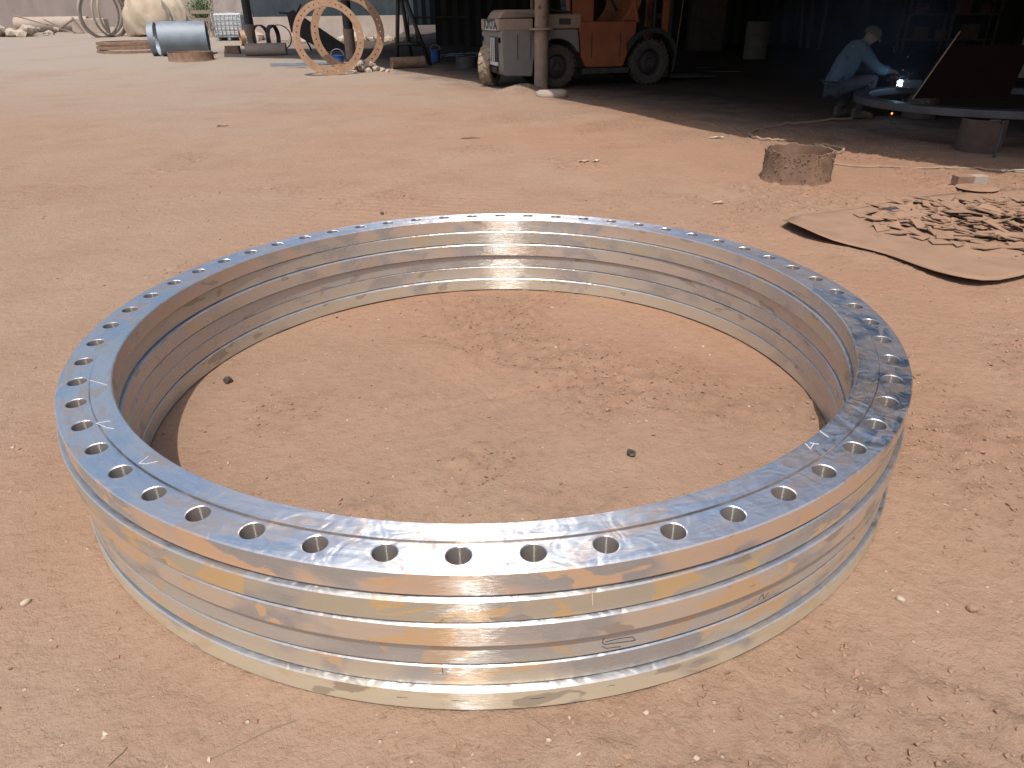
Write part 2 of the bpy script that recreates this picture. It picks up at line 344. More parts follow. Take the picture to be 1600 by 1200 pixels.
M['slag'] = mat('black_slag', (0.05, 0.042, 0.038), (0.12, 0.09, 0.07), 40, 0.6, 0.2, 0.8, 120)
M['paper'] = mat('scrap_paper', (0.62, 0.57, 0.5), (0.7, 0.65, 0.58), 9, 0.8)
M['shirt'] = mat('faded_blue_cloth', (0.045, 0.078, 0.105), (0.065, 0.10, 0.135), 5, 0.9, 0, 0.4, 30)
M['trouser'] = mat('dark_cloth', (0.03, 0.035, 0.05), (0.05, 0.05, 0.065), 5, 0.9)
M['skin'] = mat('brown_skin', (0.16, 0.09, 0.06), (0.19, 0.11, 0.07), 8, 0.6)
M['cap'] = mat('olive_cloth', (0.06, 0.055, 0.03), (0.08, 0.075, 0.04), 8, 0.9)
M['redplate'] = mat('dull_red_plate', (0.012, 0.004, 0.004), (0.017, 0.005, 0.005), 3, 0.7)
M['greyplate'] = mat('mill_steel', (0.075, 0.075, 0.085), (0.11, 0.11, 0.12), 5, 0.5, 0.6)
M['mark'] = mat('black_marker', (0.05, 0.05, 0.08), (0.07, 0.07, 0.10), 30, 0.6)
M['chalk'] = mat('bright_scratch', (0.72, 0.72, 0.72), (0.8, 0.8, 0.8), 60, 0.5, 0.2)
M['rocks'] = mat('pale_rubble', (0.40, 0.32, 0.25), (0.50, 0.42, 0.33), 4, 0.9, 0, 0.7, 30)
# ---------------------------------------------------------------- ground
def axis_(lo, hi, step, flo, fhi, grow):
    a = list(np.arange(lo, hi+1e-6, step)); s = step; x = a[-1]
    while x < fhi: s *= grow; x += s; a.append(x)
    s = step; x = lo; b = []
    while x > flo: s *= grow; x -= s; b.append(x)
    return np.array(b[::-1]+a)
def detail(X, Y):
    und = (fbm(X*0.5, Y*0.5, 4, 3)-0.5)*0.030+(fbm(X*2.1, Y*2.1, 4, 11)-0.5)*0.014
    cr = fbm(X*1.3+5, Y*1.3, 3, 21)+0.10*np.clip(X-0.2, -1, 1.5)/1.5-0.03
    mask = np.clip((cr-0.50)/0.14, 0, 1)
    rough = np.maximum(fbm(X*22, Y*22, 3, 31)-0.50, 0)*0.050
    dist = np.clip(9-np.hypot(X, Y), 0, 1)
    scuff = -0.016*np.exp(-(((X-0.02)*0.8+(Y-0.25)*0.6)**2/0.10+((X-0.02)*-0.6+(Y-0.25)*0.8)**2/0.012))
    scuff += -0.008*np.exp(-(((X-0.15)*0.85+(Y-0.02)*0.5)**2/0.16+((X-0.15)*-0.5+(Y-0.02)*0.85)**2/0.0018))
    tr = np.exp(-(((X+0.75)**2)/0.9+((Y-3.1)**2)/0.5))*np.maximum(np.sin((Y*0.97+X*0.25)*60), 0)*0.008
    for ox in (0.0, 1.35):
        u = (X+2.2-ox)*0.86+(Y-3.0)*-0.30+0.25*np.sin(Y*0.5); tr = tr-np.exp(-(u/0.10)**2)*(0.004+0.006*np.maximum(np.sin(Y*52+np.sign(u)*X*40), 0))*np.clip((Y-1.2)/1, 0, 1)
    flat = np.clip((np.abs(np.hypot(X, Y)-1.23)-0.12)/0.25, 0, 1)   # bedded flat under the stack
    fl2 = flat*0.85+0.15
    d = und*fl2+rough*(mask*1.3+0.15)*dist*(0.3+0.7*flat)+scuff+tr
    r_ = np.hypot(X, Y); bk = np.exp(-((r_-1.325)/0.028)**2)+np.exp(-((r_-1.135)/0.022)**2)
    d = d+bk*0.016*np.clip(fbm(X*5, Y*5, 3, 51)-0.38, 0, 1)
    drag = np.exp(-((X*0.35+Y-0.40+0.05*np.sin(X*7))/0.035)**2)*np.clip(1-np.abs(X+0.05)/0.55, 0, 1)
    drag = np.maximum(drag, np.exp(-((X*-0.30+Y-0.02)/0.018)**2)*np.clip(1-np.abs(X-0.1)/0.5, 0, 1)*0.7)
    heap = np.exp(-(((X-0.10)/0.10)**2+((Y-0.62)/0.16)**2)); d = d-drag*0.010+heap*0.022*fbm(X*30, Y*30, 2, 61)
    return d, np.clip(mask*0.8+drag*0.7+heap*0.8, 0, 1)
def build_ground():
    xs = axis_(-2.6, 3.6, 0.016, -420, 420, 1.045); ys = axis_(-2.05, 4.6, 0.018, -300, 700, 1.04)
    X, Y = np.meshgrid(xs, ys); D, mk = detail(X, Y)
    t = np.clip(Y-12, 0, 22); Z = 0.036*t*t/(t+2)+D-0.004
    # heap round the foot of the post
    P = gp(828, 150); Z += 0.17*np.exp(-(((X-P.x+0.05)/0.42)**2+((Y-P.y-0.5)/0.7)**2))*(0.8+0.4*fbm(X*6, Y*6, 3, 77))
    P = gp(110, 50); Z += 0.22*np.exp(-(((X-P.x)/7.0)**2+((Y-P.y-2.0)/1.6)**2))
    ny, nx = X.shape; V = np.stack([X, Y, Z], -1).reshape(-1, 3)
    i = np.arange(nx-1)[None, :]+np.arange(ny-1)[:, None]*nx
    F = np.stack([i, i+1, i+1+nx, i+nx], -1).reshape(-1, 4)
    me = bpy.data.meshes.new('ground'); me.vertices.add(len(V)); me.vertices.foreach_set('co', V.ravel())
    me.loops.add(F.size); me.loops.foreach_set('vertex_index', F.ravel().astype(np.int32))
    me.polygons.add(len(F)); me.polygons.foreach_set('loop_start', np.arange(0, F.size, 4, dtype=np.int32))
    me.polygons.foreach_set('loop_total', np.full(len(F), 4, np.int32)); me.polygons.foreach_set('use_smooth', np.ones(len(F), bool))
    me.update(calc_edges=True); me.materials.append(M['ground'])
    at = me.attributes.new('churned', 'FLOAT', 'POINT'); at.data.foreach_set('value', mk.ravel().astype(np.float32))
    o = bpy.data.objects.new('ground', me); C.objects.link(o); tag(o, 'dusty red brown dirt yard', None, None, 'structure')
build_ground()
def Gd(x, y):
    d, _ = detail(np.array([x]), np.array([y])); return G(x, y)+float(d[0])-0.004

def rock_verts(rs, sub=1, amp=0.35, flat=0.7):
    bm = bmesh.new(); bmesh.ops.create_icosphere(bm, subdivisions=sub, radius=1)
    vs = [v.co*(1+random.uniform(-amp, amp)) for v in bm.verts]; fs = [tuple(v.index for v in f.verts) for f in bm.faces]
    bm.free(); return [Vector((v.x*rs[0], v.y*rs[1], v.z*rs[2]*flat)) for v in vs], fs
ROCKS = [rock_verts((1, random.uniform(.6, 1), random.uniform(.5, .9)), 1, 0.30) for _ in range(8)]
SMALL = []
for _ in range(10):
    bm = bmesh.new(); bmesh.ops.create_icosphere(bm, subdivisions=1, radius=1); bm.free()
    vs = [Vector((random.gauss(0, 1), random.gauss(0, 1), random.gauss(0, .8))).normalized() for _ in range(9)]
    bm = bmesh.new(); [bm.verts.new((v.x*random.uniform(.6, 1.1), v.y*random.uniform(.5, .9), v.z*.6)) for v in vs]
    r_ = bmesh.ops.convex_hull(bm, input=bm.verts); bm.verts.index_update()
    vv = [v.co.copy() for v in bm.verts]; ff = [tuple(v.index for v in f.verts) for f in bm.faces]; bm.free(); SMALL.append((vv, ff))
def scatter(name, mt, n, sampler, smin, smax, label):
    V = []; F = []
    cand = sampler(n); D, mk = detail(cand[:, 0], cand[:, 1])
    for k in range(len(cand)):
        x, y = cand[k]; rr = math.hypot(x, y)
        if 1.14 < rr < 1.33: continue
        s = smin+(smax-smin)*random.random()**3; vv, ff = SMALL[k % len(SMALL)]
        a = random.uniform(0, 2*PI); ca, sa = math.cos(a), math.sin(a); b = len(V); z0 = G(x, y)+D[k]-0.004+s*0.15
        V += [(x+s*(v.x*ca-v.y*sa), y+s*(v.x*sa+v.y*ca), z0+s*v.z) for v in vv]; F += [tuple(i+b for i in f) for f in ff]
    me = bpy.data.meshes.new(name); me.from_pydata(V, [], F); me.materials.append(mt); me.update()
    o = bpy.data.objects.new(name, me); C.objects.link(o); return tag(o, label, None, None, 'stuff')
def samp_mask(n):
    out = []
    while len(out) < n:
        p = np.stack([rng.uniform(-3.2, 5.5, 4000), rng.uniform(-1.95, 7.5, 4000)], -1)
        _, mk = detail(p[:, 0], p[:, 1]); near = np.exp(-np.maximum(p[:, 1], 0)/4)
        out += list(p[rng.random(4000) < (mk*0.9+0.04)*near])
    return np.array(out[:n])
def samp_any(n):
    d = 0.35+rng.random(n)**1.5*16; a = rng.uniform(-0.75, 0.75, n); return np.stack([d*np.sin(a+0.03), -2.26+d*np.cos(a)], -1)
scatter('dirt_clods', M['clod'], 38000, samp_mask, 0.0014, 0.0115, 'loose dirt crumbs scattered over the yard')
scatter('gravel', M['chip'], 1500, samp_any, 0.0018, 0.009, 'pale stone chips sprinkled on the dirt')

# ---------------------------------------------------------------- the stack of six machined flange rings

def flange_mesh():
    """origin on the axis at the underside; raised face inside RS"""
    v = []; f = []; sm = []
    def add(vs, fs, s=False):
        b = len(v); v.extend(vs); f.extend([tuple(i+b for i in q) for q in fs]); sm.extend([s]*len(fs))
    K = 32; dA = 2*PI/NH; c = 0.003; RAISE = 0.0044
    def P(r, a, z): return (r*math.cos(a), r*math.sin(a), z)
    for h in range(NH):
        a0 = h*dA
        for side, z in (('t', TH), ('b', 0.0)):
            outer = []; inner = []; rim = []
            for k in range(K):
                t = 2*PI*(k+0.5*0)/K - 3*PI/4; q = k//8; u = (k % 8)/8
                lo, hi = RS, RO-c
                if q == 0: r_, a_ = lo, -dA/2+dA*u
                elif q == 1: r_, a_ = lo+(hi-lo)*u, dA/2
                elif q == 2: r_, a_ = hi, dA/2-dA*u
                else: r_, a_ = hi-(hi-lo)*u, -dA/2
                outer.append(P(r_, a0+a_, z))
                # matching direction on the hole: q0 faces the inner edge
                ang = -3*PI/4+2*PI*k/K      # direction in (a, r) plane
                da, dr = math.cos(ang), math.sin(ang)
                inner.append(P(RB+(RH+0.002)*dr, a0+(RH+0.002)*da/RB, z))
                zz = z-0.0015 if side == 't' else z+0.0015
                rim.append(P(RB+RH*dr, a0+RH*da/RB, zz))
            fs = [(k, (k+1) % K, K+(k+1) % K, K+k) for k in range(K)]
            fr = [(K+k, K+(k+1) % K, 2*K+(k+1) % K, 2*K+k) for k in range(K)]
            if side == 'b': fs = [q[::-1] for q in fs]; fr = [q[::-1] for q in fr]
            add(outer+inner+rim, fs+fr)
        wall = []
        for z in (TH-0.0015, 0.0015):
            for k in range(K):
                ang = -3*PI/4+2*PI*k/K; wall.append(P(RB+RH*math.sin(ang), a0+RH*math.cos(ang)/RB, z))
        add(wall, [(k, (k+1) % K, K+(k+1) % K, K+k) for k in range(K)], True)
    NS = NH*8
    prof = [(RS, TH), (RS-0.0012, TH+RAISE), (RI+0.003, TH+RAISE), (RI, TH+RAISE-0.003), (RI, 0.003), (RI+0.004, 0), (RS, 0)]
    prof2 = [(RO-c, 0), (RO, c), (RO, TH-c), (RO-c, TH)]
    for pr in (prof, prof2):
        vs = []; m = len(pr)
        for i in range(NS):
            a = -dA/2+2*PI*i/NS
            vs += [P(r, a, z) for r, z in pr]
        add(vs, [(i*m+k, ((i+1) % NS)*m+k, ((i+1) % NS)*m+k+1, i*m+k+1) for i in range(NS) for k in range(m-1)], True)
    me = bpy.data.meshes.new('flange_ring'); me.from_pydata(v, [], f); me.polygons.foreach_set('use_smooth', sm); me.update()
    bm = bmesh.new(); bm.from_mesh(me); bmesh.ops.remove_doubles(bm, verts=bm.verts, dist=4e-5)
    bmesh.ops.recalc_face_normals(bm, faces=bm.faces)
    for e in bm.edges:
        if len(e.link_faces) == 2 and e.calc_face_angle(0) > R(30): e.smooth = False
    bm.to_mesh(me); bm.free(); me.materials.append(None); return me
FM = flange_mesh()
ringspec = [  # from the top: centre offset, film colours, film amount, label
    (0.000, 0.000, (0.54, 0.35, 0.22), (0.60, 0.36, 0.19), 0.55, 'topmost polished steel flange ring of the stack, its bolt holes and face in full view'),
    (-0.0105, -0.006, (0.42, 0.34, 0.23), (0.58, 0.37, 0.16), 0.66, 'second steel flange ring from the top, with olive brown edge and bright lip'),
    (0.002, -0.011, (0.52, 0.39, 0.28), (0.60, 0.38, 0.19), 0.62, 'third steel flange ring from the top with pinkish brown edge'),
    (-0.001, 0.001, (0.42, 0.37, 0.31), (0.52, 0.36, 0.22), 0.50, 'fourth steel flange ring from the top, grey edge marked with a thin black outline'),
    (-0.0005, 0.002, (0.50, 0.41, 0.29), (0.58, 0.38, 0.21), 0.60, 'fifth steel flange ring, second from the ground, with tan and grey edge'),
    (0.003, -0.010, (0.60, 0.50, 0.34), (0.56, 0.43, 0.26), 0.95, 'bottom steel flange ring resting on the dirt with yellowish edge and pale lip')]
PITCH = 0.3608/6
rings = []
for i, (dx, dy, c1, c2, am, lab) in enumerate(ringspec):
    o = bpy.data.objects.new('flange_ring', FM); C.objects.link(o); rings.append(o)
    o.location = (dx, dy, 0.3608-PITCH*i-TH-0.0044)
    tl = 0 if i in (0, 5) else 0.055
    o.rotation_euler = (R(random.uniform(-tl, tl)), R(random.uniform(-tl, tl)), R(-93.2) if i == 0 else R(-93.2+random.uniform(0, 6)))
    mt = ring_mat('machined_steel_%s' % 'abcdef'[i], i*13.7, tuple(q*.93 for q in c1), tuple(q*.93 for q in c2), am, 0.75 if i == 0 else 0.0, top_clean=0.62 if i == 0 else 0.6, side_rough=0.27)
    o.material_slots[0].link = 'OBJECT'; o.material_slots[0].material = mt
    tag(o, lab, 'flange ring', 'stack of steel flange rings')
# scribed and marked lines
def stroke(ring, name, pts, wd, mt, face='top', label=None):
    """flat ribbon on the ring: pts are world coordinates"""
    mb = MB(); inv = Matrix.Translation(ring.location) @ Matrix.Rotation(ring.rotation_euler.z, 4, 'Z'); inv = inv.inverted()
    P = [Vector(p) for p in pts]
    for a, b in zip(P[:-1], P[1:]):
        d = (b-a); n = Vector((0, 0, 1)) if face == 'top' else Vector(((a+b).x/2, (a+b).y/2, 0)).normalized()
        s_ = d.cross(n).normalized()*wd/2; e = d.normalized()*wd*0.3; h = n*0.0006
        mb.add([inv @ q for q in (a-e-s_+h*.2, a-e+s_+h*.2, b+e+s_+h*.2, b+e-s_+h*.2, a-e-s_+h, a-e+s_+h, b+e+s_+h, b+e-s_+h)],
               [(4, 5, 6, 7), (0, 1, 5, 4), (1, 2, 6, 5), (2, 3, 7, 6), (3, 0, 4, 7)])
    o = mb.build(name, mt, ring)
    if label: o['label'] = label
    return o
ZT = 0.3608; tops = lambda pts: [gp(a, b, ZT+0.0002) for a, b in pts]
stroke(rings[0], 'scribed_mark', tops([(1258, 693), (1267, 702)]), 0.0022, M['chalk'])
stroke(rings[0], 'scribed_mark', tops([(1265, 692), (1279, 694)]), 0.0018, M['chalk'])
stroke(rings[0], 'scribed_mark', tops([(1266, 701), (1272, 693)]), 0.0016, M['chalk'])
stroke(rings[0], 'scribed_mark', tops([(1281, 673), (1294, 683)]), 0.0024, M['chalk'])
stroke(rings[0], 'scribed_mark', tops([(217, 724), (226, 718), (232, 713)]), 0.0016, M['chalk'])
stroke(rings[0], 'scribed_mark', tops([(217, 724), (228, 725), (246, 721)]), 0.0016, M['chalk'])
stroke(rings[0], 'scribed_mark', tops([(150, 661), (172, 658)]), 0.0014, M['chalk'])
stroke(rings[0], 'scribed_mark', tops([(150, 661), (166, 668), (178, 670)]), 0.0014, M['chalk'])
stroke(rings[0], 'scribed_mark', tops([(140, 594), (152, 597), (168, 602)]), 0.0014, M['chalk'])
def onside(px, py, k):
    "point on the outer wall of ring k seen at a pixel"
    c = rings[k].location; D = FW + (px-800)/FPX*RT + (600-py)/FPX*UP; o = CAM-Vector((c.x, c.y, 0))
    a = D.x**2+D.y**2; b = 2*(o.x*D.x+o.y*D.y); cc = o.x**2+o.y**2-(RO+0.0003)**2
    t = (-b-math.sqrt(max(b*b-4*a*cc, 0)))/(2*a); return CAM+D*t
sd = lambda pts, k: [onside(a, b, k) for a, b in pts]
stroke(rings[3], 'marker_outline', sd([(944, 997), (941, 1004), (945, 1007), (966, 1004), (990, 1001), (993, 1000), (988, 995), (965, 998), (946, 1003)], 3), 0.0013, M['mark'], 'side')
stroke(rings[3], 'marker_outline', sd([(940, 1010), (948, 1013), (970, 1010)], 3), 0.0011, M['mark'], 'side')
stroke(rings[3], 'marker_tick', sd([(1185, 938), (1192, 928)], 3), 0.0012, M['mark'], 'side')
stroke(rings[3], 'marker_tick', sd([(1192, 928), (1193, 936), (1201, 926)], 3), 0.0012, M['mark'], 'side')
stroke(rings[1], 'chalk_dashes', sd([(925, 924), (926, 945)], 1), 0.0015, M['chalk'], 'side')
stroke(rings[4], 'scratch', sd([(690, 1038), (692, 1052)], 4), 0.0011, M['mark'], 'side')
stroke(rings[5], 'scratch_line', sd([(620, 1089), (720, 1095), (840, 1091), (960, 1070)], 5), 0.0009, M['mark'], 'side')

# ---------------------------------------------------------------- shed: roof, walls, posts
VX, VY = -sdir.x/sdir.z, -sdir.y/sdir.z
RH_ = 2.95
def eave(px, py):
    P = gp(px, py); return Vector((P.x-VX*(RH_-P.z), P.y-VY*(RH_-P.z)))
edge_px = [(350, 89), (450, 91), (560, 98), (637, 112), (744, 127), (800, 145), (887, 156), (950, 169), (1100, 203), (1169, 216), (1231, 221), (1287, 231), (1394, 247), (1515, 264), (1562, 271), (1600, 266)]
front = [eave(*e) for e in edge_px]
last = front[-1]
poly = [(p.x, p.y) for p in front]+[(last.x+2.5, last.y-1.6), (26, last.y-7), (26, 34), (-1.5, 34)]
B1 = gp(560, 76); B0 = gp(350, 76)
poly += [(B1.x-VX*(RH_-B1.z)+0.4, B1.y-VY*(RH_-B1.z)), (B0.x-VX*(RH_-B0.z), B0.y-VY*(RH_-B0.z))]
shed = thing('open_shed', 'large open fronted shed roof shading the workshop on the right', 'shed', (0, 0, 0))
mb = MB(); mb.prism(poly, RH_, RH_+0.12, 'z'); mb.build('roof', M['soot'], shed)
mb = MB()
for a, b in zip(front[:-1], front[1:]): mb.cyl((a.x, a.y+.12, RH_-.08), (b.x, b.y+.12, RH_-.08), .05, n=8)
mb.build('eave_beam', M['darksteel'], shed)
def wallseg(a, b, z0, z1, name, mt, parent, corr=0.0):
    mb = MB(); a = Vector((*a, 0)); b = Vector((*b, 0)); d = (b-a); ln = d.length; d.normalize(); n = Vector((-d.y, d.x, 0))
    if not corr:
        mb.box((a+b)/2+Vector((0, 0, (z0+z1)/2)), (ln, .15, z1-z0), Matrix.Rotation(math.atan2(d.y, d.x), 3, 'Z'))
    else:
        k = int(ln/corr); vs = []; fs = []
        for i in range(k+1):
            p = a+d*(ln*i/k)+n*(0.03 if i % 2 else -0.03)
            vs += [p+Vector((0, 0, z0)), p+Vector((0, 0, z1)), p+n*0.02+Vector((0, 0, z0)), p+n*0.02+Vector((0, 0, z1))]
        for i in range(k):
            q = i*4; fs += [(q, q+4, q+5, q+1), (q+2, q+3, q+7, q+6), (q+1, q+5, q+7, q+3), (q, q+2, q+6, q+4)]
        mb.add(vs, fs)
    return mb.build(name, mt, parent)
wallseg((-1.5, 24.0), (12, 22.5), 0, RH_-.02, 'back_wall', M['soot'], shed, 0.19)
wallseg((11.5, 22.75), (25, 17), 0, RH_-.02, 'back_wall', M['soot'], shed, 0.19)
wallseg((15.5, 16), (25.5, -6), -0.1, RH_-.02, 'side_wall', M['soot'], shed, 0.25)  # out of view, added to keep light out of the shed
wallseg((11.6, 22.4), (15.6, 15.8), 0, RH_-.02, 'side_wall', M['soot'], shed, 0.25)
# posts
P = Vector((1.10, 11.95, 0))
post = thing('pipe_post', 'dusty steel pipe post with a flat collar in front of the forklift', 'post', P)
MB().cyl((0, 0, -.05), (0, 0, 1.0), .13, n=28).build('lower_pipe', M['pipegrey'], post)
MB().cyl((0, 0, 1.0), (0, 0, 1.035), .235, n=32).build('collar', M['pipegrey'], post, .006)
MB().cyl((0, 0, 1.035), (0, 0, RH_-.02), .125, n=28).build('upper_pipe', M['pipegrey'], post)
for z, s_ in [(1.2, .03), (1.36, -.05), (1.44, .05), (1.52, -.01)]: MB().box((s_, -.125, z), (.05, .03, .05)).build('patch_plate', M['rust'], post, .004)
def slimpost(px, py, r, lab, mt='pipegrey', rh=RH_):
    P = gp(px, py); p = thing('pipe_post', lab, 'post', P)
    MB().cyl((0, 0, -.1), (0, 0, .75), r*1.12, n=18).build('foot_sleeve', M['pipegrey'], p)
    MB().cyl((0, 0, .75), (0, 0, rh-P.z-.02), r, n=18).build('pipe', M[mt], p)
slimpost(549, 92, .13, 'thin pipe post behind the two upright rusty rings', 'darksteel')
slimpost(396, 79, .13, 'far pipe post standing beside the plastic tank cage', 'darksteel')
# dirty block at the post
random.seed(3)
P = gp(862, 152); vv, ff = rock_verts((.30, .16, .105), 3, 0.06, 1)
single(MB().add([Vector((max(-.27, min(.27, v.x)), v.y, max(-.05, min(.08, v.z)))) for v in vv], ff, True), 'concrete_chunk', M['concrete'], 'rounded pale concrete chunk lying at the foot of the collared post', 'concrete chunk', (P.x, P.y, .05+Gd(P.x, P.y)), .05)

# ---------------------------------------------------------------- background walls, far left
W = thing('yard_wall', 'long mauve rendered wall closing the far left of the yard', 'wall', gp(60, 50))
a = gp(-150, 46); b = gp(212, 49); wallseg((a.x-W.location.x, a.y-W.location.y+1.0), (b.x-W.location.x, b.y-W.location.y+1.0), -.8, 3.2, 'wall_face', M['purplewall'], W)
W2 = thing('pale_wall', 'pale grey wall behind the bush and tank cage', 'wall', gp(360, 46))
a = gp(205, 44); b = gp(396, 44); wallseg((a.x-W2.location.x, a.y-W2.location.y+1.4), (b.x-W2.location.x, b.y-W2.location.y+1.4), -.8, 3.0, 'wall_face', M['palewall'], W2)
a = gp(402, 62); b = gp(640, 62); cen = (a+b)/2
W3 = thing('low_concrete_wall', 'low sunlit rubble wall behind the leaning black plates', 'wall', cen)
hh = up_to(470, 25, cen)
wallseg((a.x-cen.x, a.y-cen.y), (b.x-cen.x, b.y-cen.y), -.6, hh, 'wall_face', M['palewall'], W3)
mb = MB(); random.seed(5)
for k in range(26):
    u = random.random(); vv, ff = rock_verts([random.uniform(.15, .4)]*3, 1, .3); p = (a-cen)*(1-u)+(b-cen)*u+Vector((0, -random.uniform(.2, .9), random.uniform(-.1, .1)))
    mb.add([v+p for v in vv], ff)
tag(mb.build('rubble_bank', M['rocks'], W3), None, None, None, 'stuff')
W4 = thing('corrugated_fence', 'dark blue green corrugated sheet fence above the low concrete wall', 'fence', cen+Vector((0, 1.2, 0)))
wallseg((a.x-cen.x-.6, a.y-cen.y), (b.x-cen.x+2, b.y-cen.y), hh-.35, 3.6, 'sheet', M['bluesheet'], W4, .16)  # shade of an unbuilt overhang is put into the sheet's dark colour

# ---------------------------------------------------------------- two upright drilled rings
def plate_ring(ro, ri, rb, rh, nh, th):
    "annular plate in the xz plane, thickness along y, through holes"
    v = []; f = []; K = 16; dA = 2*PI/nh
    def P(r, a, y): return (r*math.cos(a), y, r*math.sin(a))
    mb = MB()
    for h in range(nh):
        a0 = h*dA
        for y in (-th/2, th/2):
            o_ = []; i_ = []
            for k in range(K):
                q = k//4; u = (k % 4)/4
                r_, a_ = ((ri, -dA/2+dA*u), (ri+(ro-ri)*u, dA/2), (ro, dA/2-dA*u), (ro-(ro-ri)*u, -dA/2))[q]
                o_.append(P(r_, a0+a_, y)); an = -3*PI/4+2*PI*k/K
                i_.append(P(rb+rh*math.sin(an), a0+rh*math.cos(an)/rb, y))
            mb.add(o_+i_, [(k, (k+1) % K, K+(k+1) % K, K+k) for k in range(K)])
        wl = []
        for y in (-th/2, th/2):
            for k in range(K): an = -3*PI/4+2*PI*k/K; wl.append(P(rb+rh*math.sin(an), a0+rh*math.cos(an)/rb, y))
        mb.add(wl, [(k, (k+1) % K, K+(k+1) % K, K+k) for k in range(K)], True)
    for rr in (ri, ro):
        vs = []
        for i in range(nh*4):
            a = -dA/2+2*PI*i/(nh*4); vs += [P(rr, a, -th/2), P(rr, a, th/2)]
        n = nh*4; mb.add(vs, [(2*i, 2*((i+1) % n), 2*((i+1) % n)+1, 2*i+1) for i in range(n)], True)
    return mb
P = gp(521, 117); r0 = 54/ppm(P+Vector((0, 0, .6)))
prm = plate_ring(r0, r0*.80, r0*.90, r0*.020, 36, .05)
def place_ring(P, yaw, lean, ro, lab):
    o = prm.build('drilled_ring', M['primer']); tag(o, lab, 'flange ring', 'upright rusty drilled rings')
    rot = Matrix.Rotation(yaw, 4, 'Z') @ Matrix.Rotation(lean, 4, 'X'); s_ = ro/r0
    o.matrix_world = Matrix.Translation(P) @ rot @ Matrix.Translation((0, 0, ro)) @ Matrix.Scale(s_, 4)
place_ring(P+Vector((0, 0, -.01)), R(14), R(-7), r0, 'left of two upright rusty drilled rings, standing in front')
P2 = gp(551, 111); place_ring(P2+Vector((0, 0, -.01)), R(16), R(-6), 56/ppm(P2+Vector((0, 0, .6))), 'right and rear of two upright rusty drilled rings, partly behind its twin')
# foreground short rusty pipe, cut rough
def cut_pipe(P, ro, h, label, name='cut_pipe_section', seed=1, mt='rust', rag=.012, th=.012):
    random.seed(seed); mb = MB(); n = 72; vs = []
    top = [h+rag*.4*math.sin(k*.13*seed)+random.uniform(-rag, rag)*.8 for k in range(n)]
    for k in range(n):
        a = 2*PI*k/n; j = random.uniform(-.0015, .0015)
        for r_, z in ((ro+.012+random.uniform(-.004, .006), 0.0), (ro+j, .025), (ro+j, h*.55), (ro+j, top[k]), (ro-th, top[k]-.002), (ro-th, 0)):
            vs.append((r_*math.cos(a), r_*math.sin(a), z-.012 if z == 0 else z))
    mb.add(vs, [(k*6+i, ((k+1) % n)*6+i, ((k+1) % n)*6+i+1, k*6+i+1) for k in range(n) for i in range(5)], True)
    return single(mb, name, M[mt], label, 'pipe section', P)
mcake = mat('mud_caked_steel', (0.15, 0.085, 0.052), (0.235, 0.14, 0.088), 9, 0.9, 0.0, 1.0, 28, DUST, 0.22); M['cake'] = mcake
P = gp(1241, 289); rr = 51/ppm(P+Vector((0, .25, .1)))
hv = Vector((P.x-CAM.x, P.y-CAM.y, 0)).normalized(); pc = P+hv*rr; pc.z = Gd(pc.x, pc.y)
hh = up_to(1241, 241, P+Vector((0, 0, 0)))
cp = cut_pipe(pc, rr, hh, 'short mud caked rusty pipe section standing on the dirt by the shade line', seed=4, mt='cake', rag=.011)
mb = MB(); random.seed(9)     # flakes of rust and mud clinging to it
for k in range(420):
    a = random.uniform(0, 2*PI); z = hh-abs(random.gauss(0, .06)) if random.random() < .6 else random.uniform(0.01, hh); s_ = random.uniform(.004, .013)
    vv, ff = SMALL[k % 10]; c_ = Vector(((rr+.002)*math.cos(a), (rr+.002)*math.sin(a), z)); mb.add([c_+v*s_ for v in vv], ff)
tag(mb.build('rust_flakes', M['cake'], cp), None, None, None, 'stuff')

# ---------------------------------------------------------------- dusty sheet, offcuts, block
A_ = [(1222, 344), (1262, 362), (1302, 380), (1345, 388), (1385, 398), (1420, 412), (1460, 428), (1510, 438), (1558, 443), (1620, 425), (1700, 402)]
zf = [.050, .062, .004, .006, .006, .008, .022, .036, .026, .02, .01]
B_ = [(1238, 341), (1285, 334), (1330, 329), (1370, 322), (1405, 315), (1440, 309), (1480, 304), (1530, 300), (1580, 298), (1640, 296), (1720, 296)]
mb = MB(); rows = 12; vs = []
for j in range(rows+1):
    v = j/rows
    for i in range(len(A_)):
        a = gp(*A_[i], zf[i]); b = gp(*B_[i]); p = a.lerp(b, v); p.z = .006+zf[i]*math.exp(-v*(3.0 if i < 3 else 5))+.004*math.sin(i*1.3+v*3)
        p.z = max(p.z, Gd(p.x, p.y)*0.6+.003); vs.append(p)
n = len(A_)
mb.add(vs, [(j*n+i, j*n+i+1, (j+1)*n+i+1, (j+1)*n+i) for j in range(rows) for i in range(n-1)], True)
sheet = single(mb, 'steel_sheet', M['dustplate'], 'thin dust covered sheet lying under the heap of offcuts with its corner lifted', 'metal sheet')
m_ = sheet.modifiers.new('subd', 'SUBSURF'); m_.levels = m_.render_levels = 1
m_ = sheet.modifiers.new('thick', 'SOLIDIFY'); m_.thickness = .004; m_.offset = -1
random.seed(21)
cen = gp(1545, 352); ax = gp(1352, 352); hw = cen.x-ax.x; hd = (gp(1545, 312).y-gp(1545, 408).y)/2
shapes = []
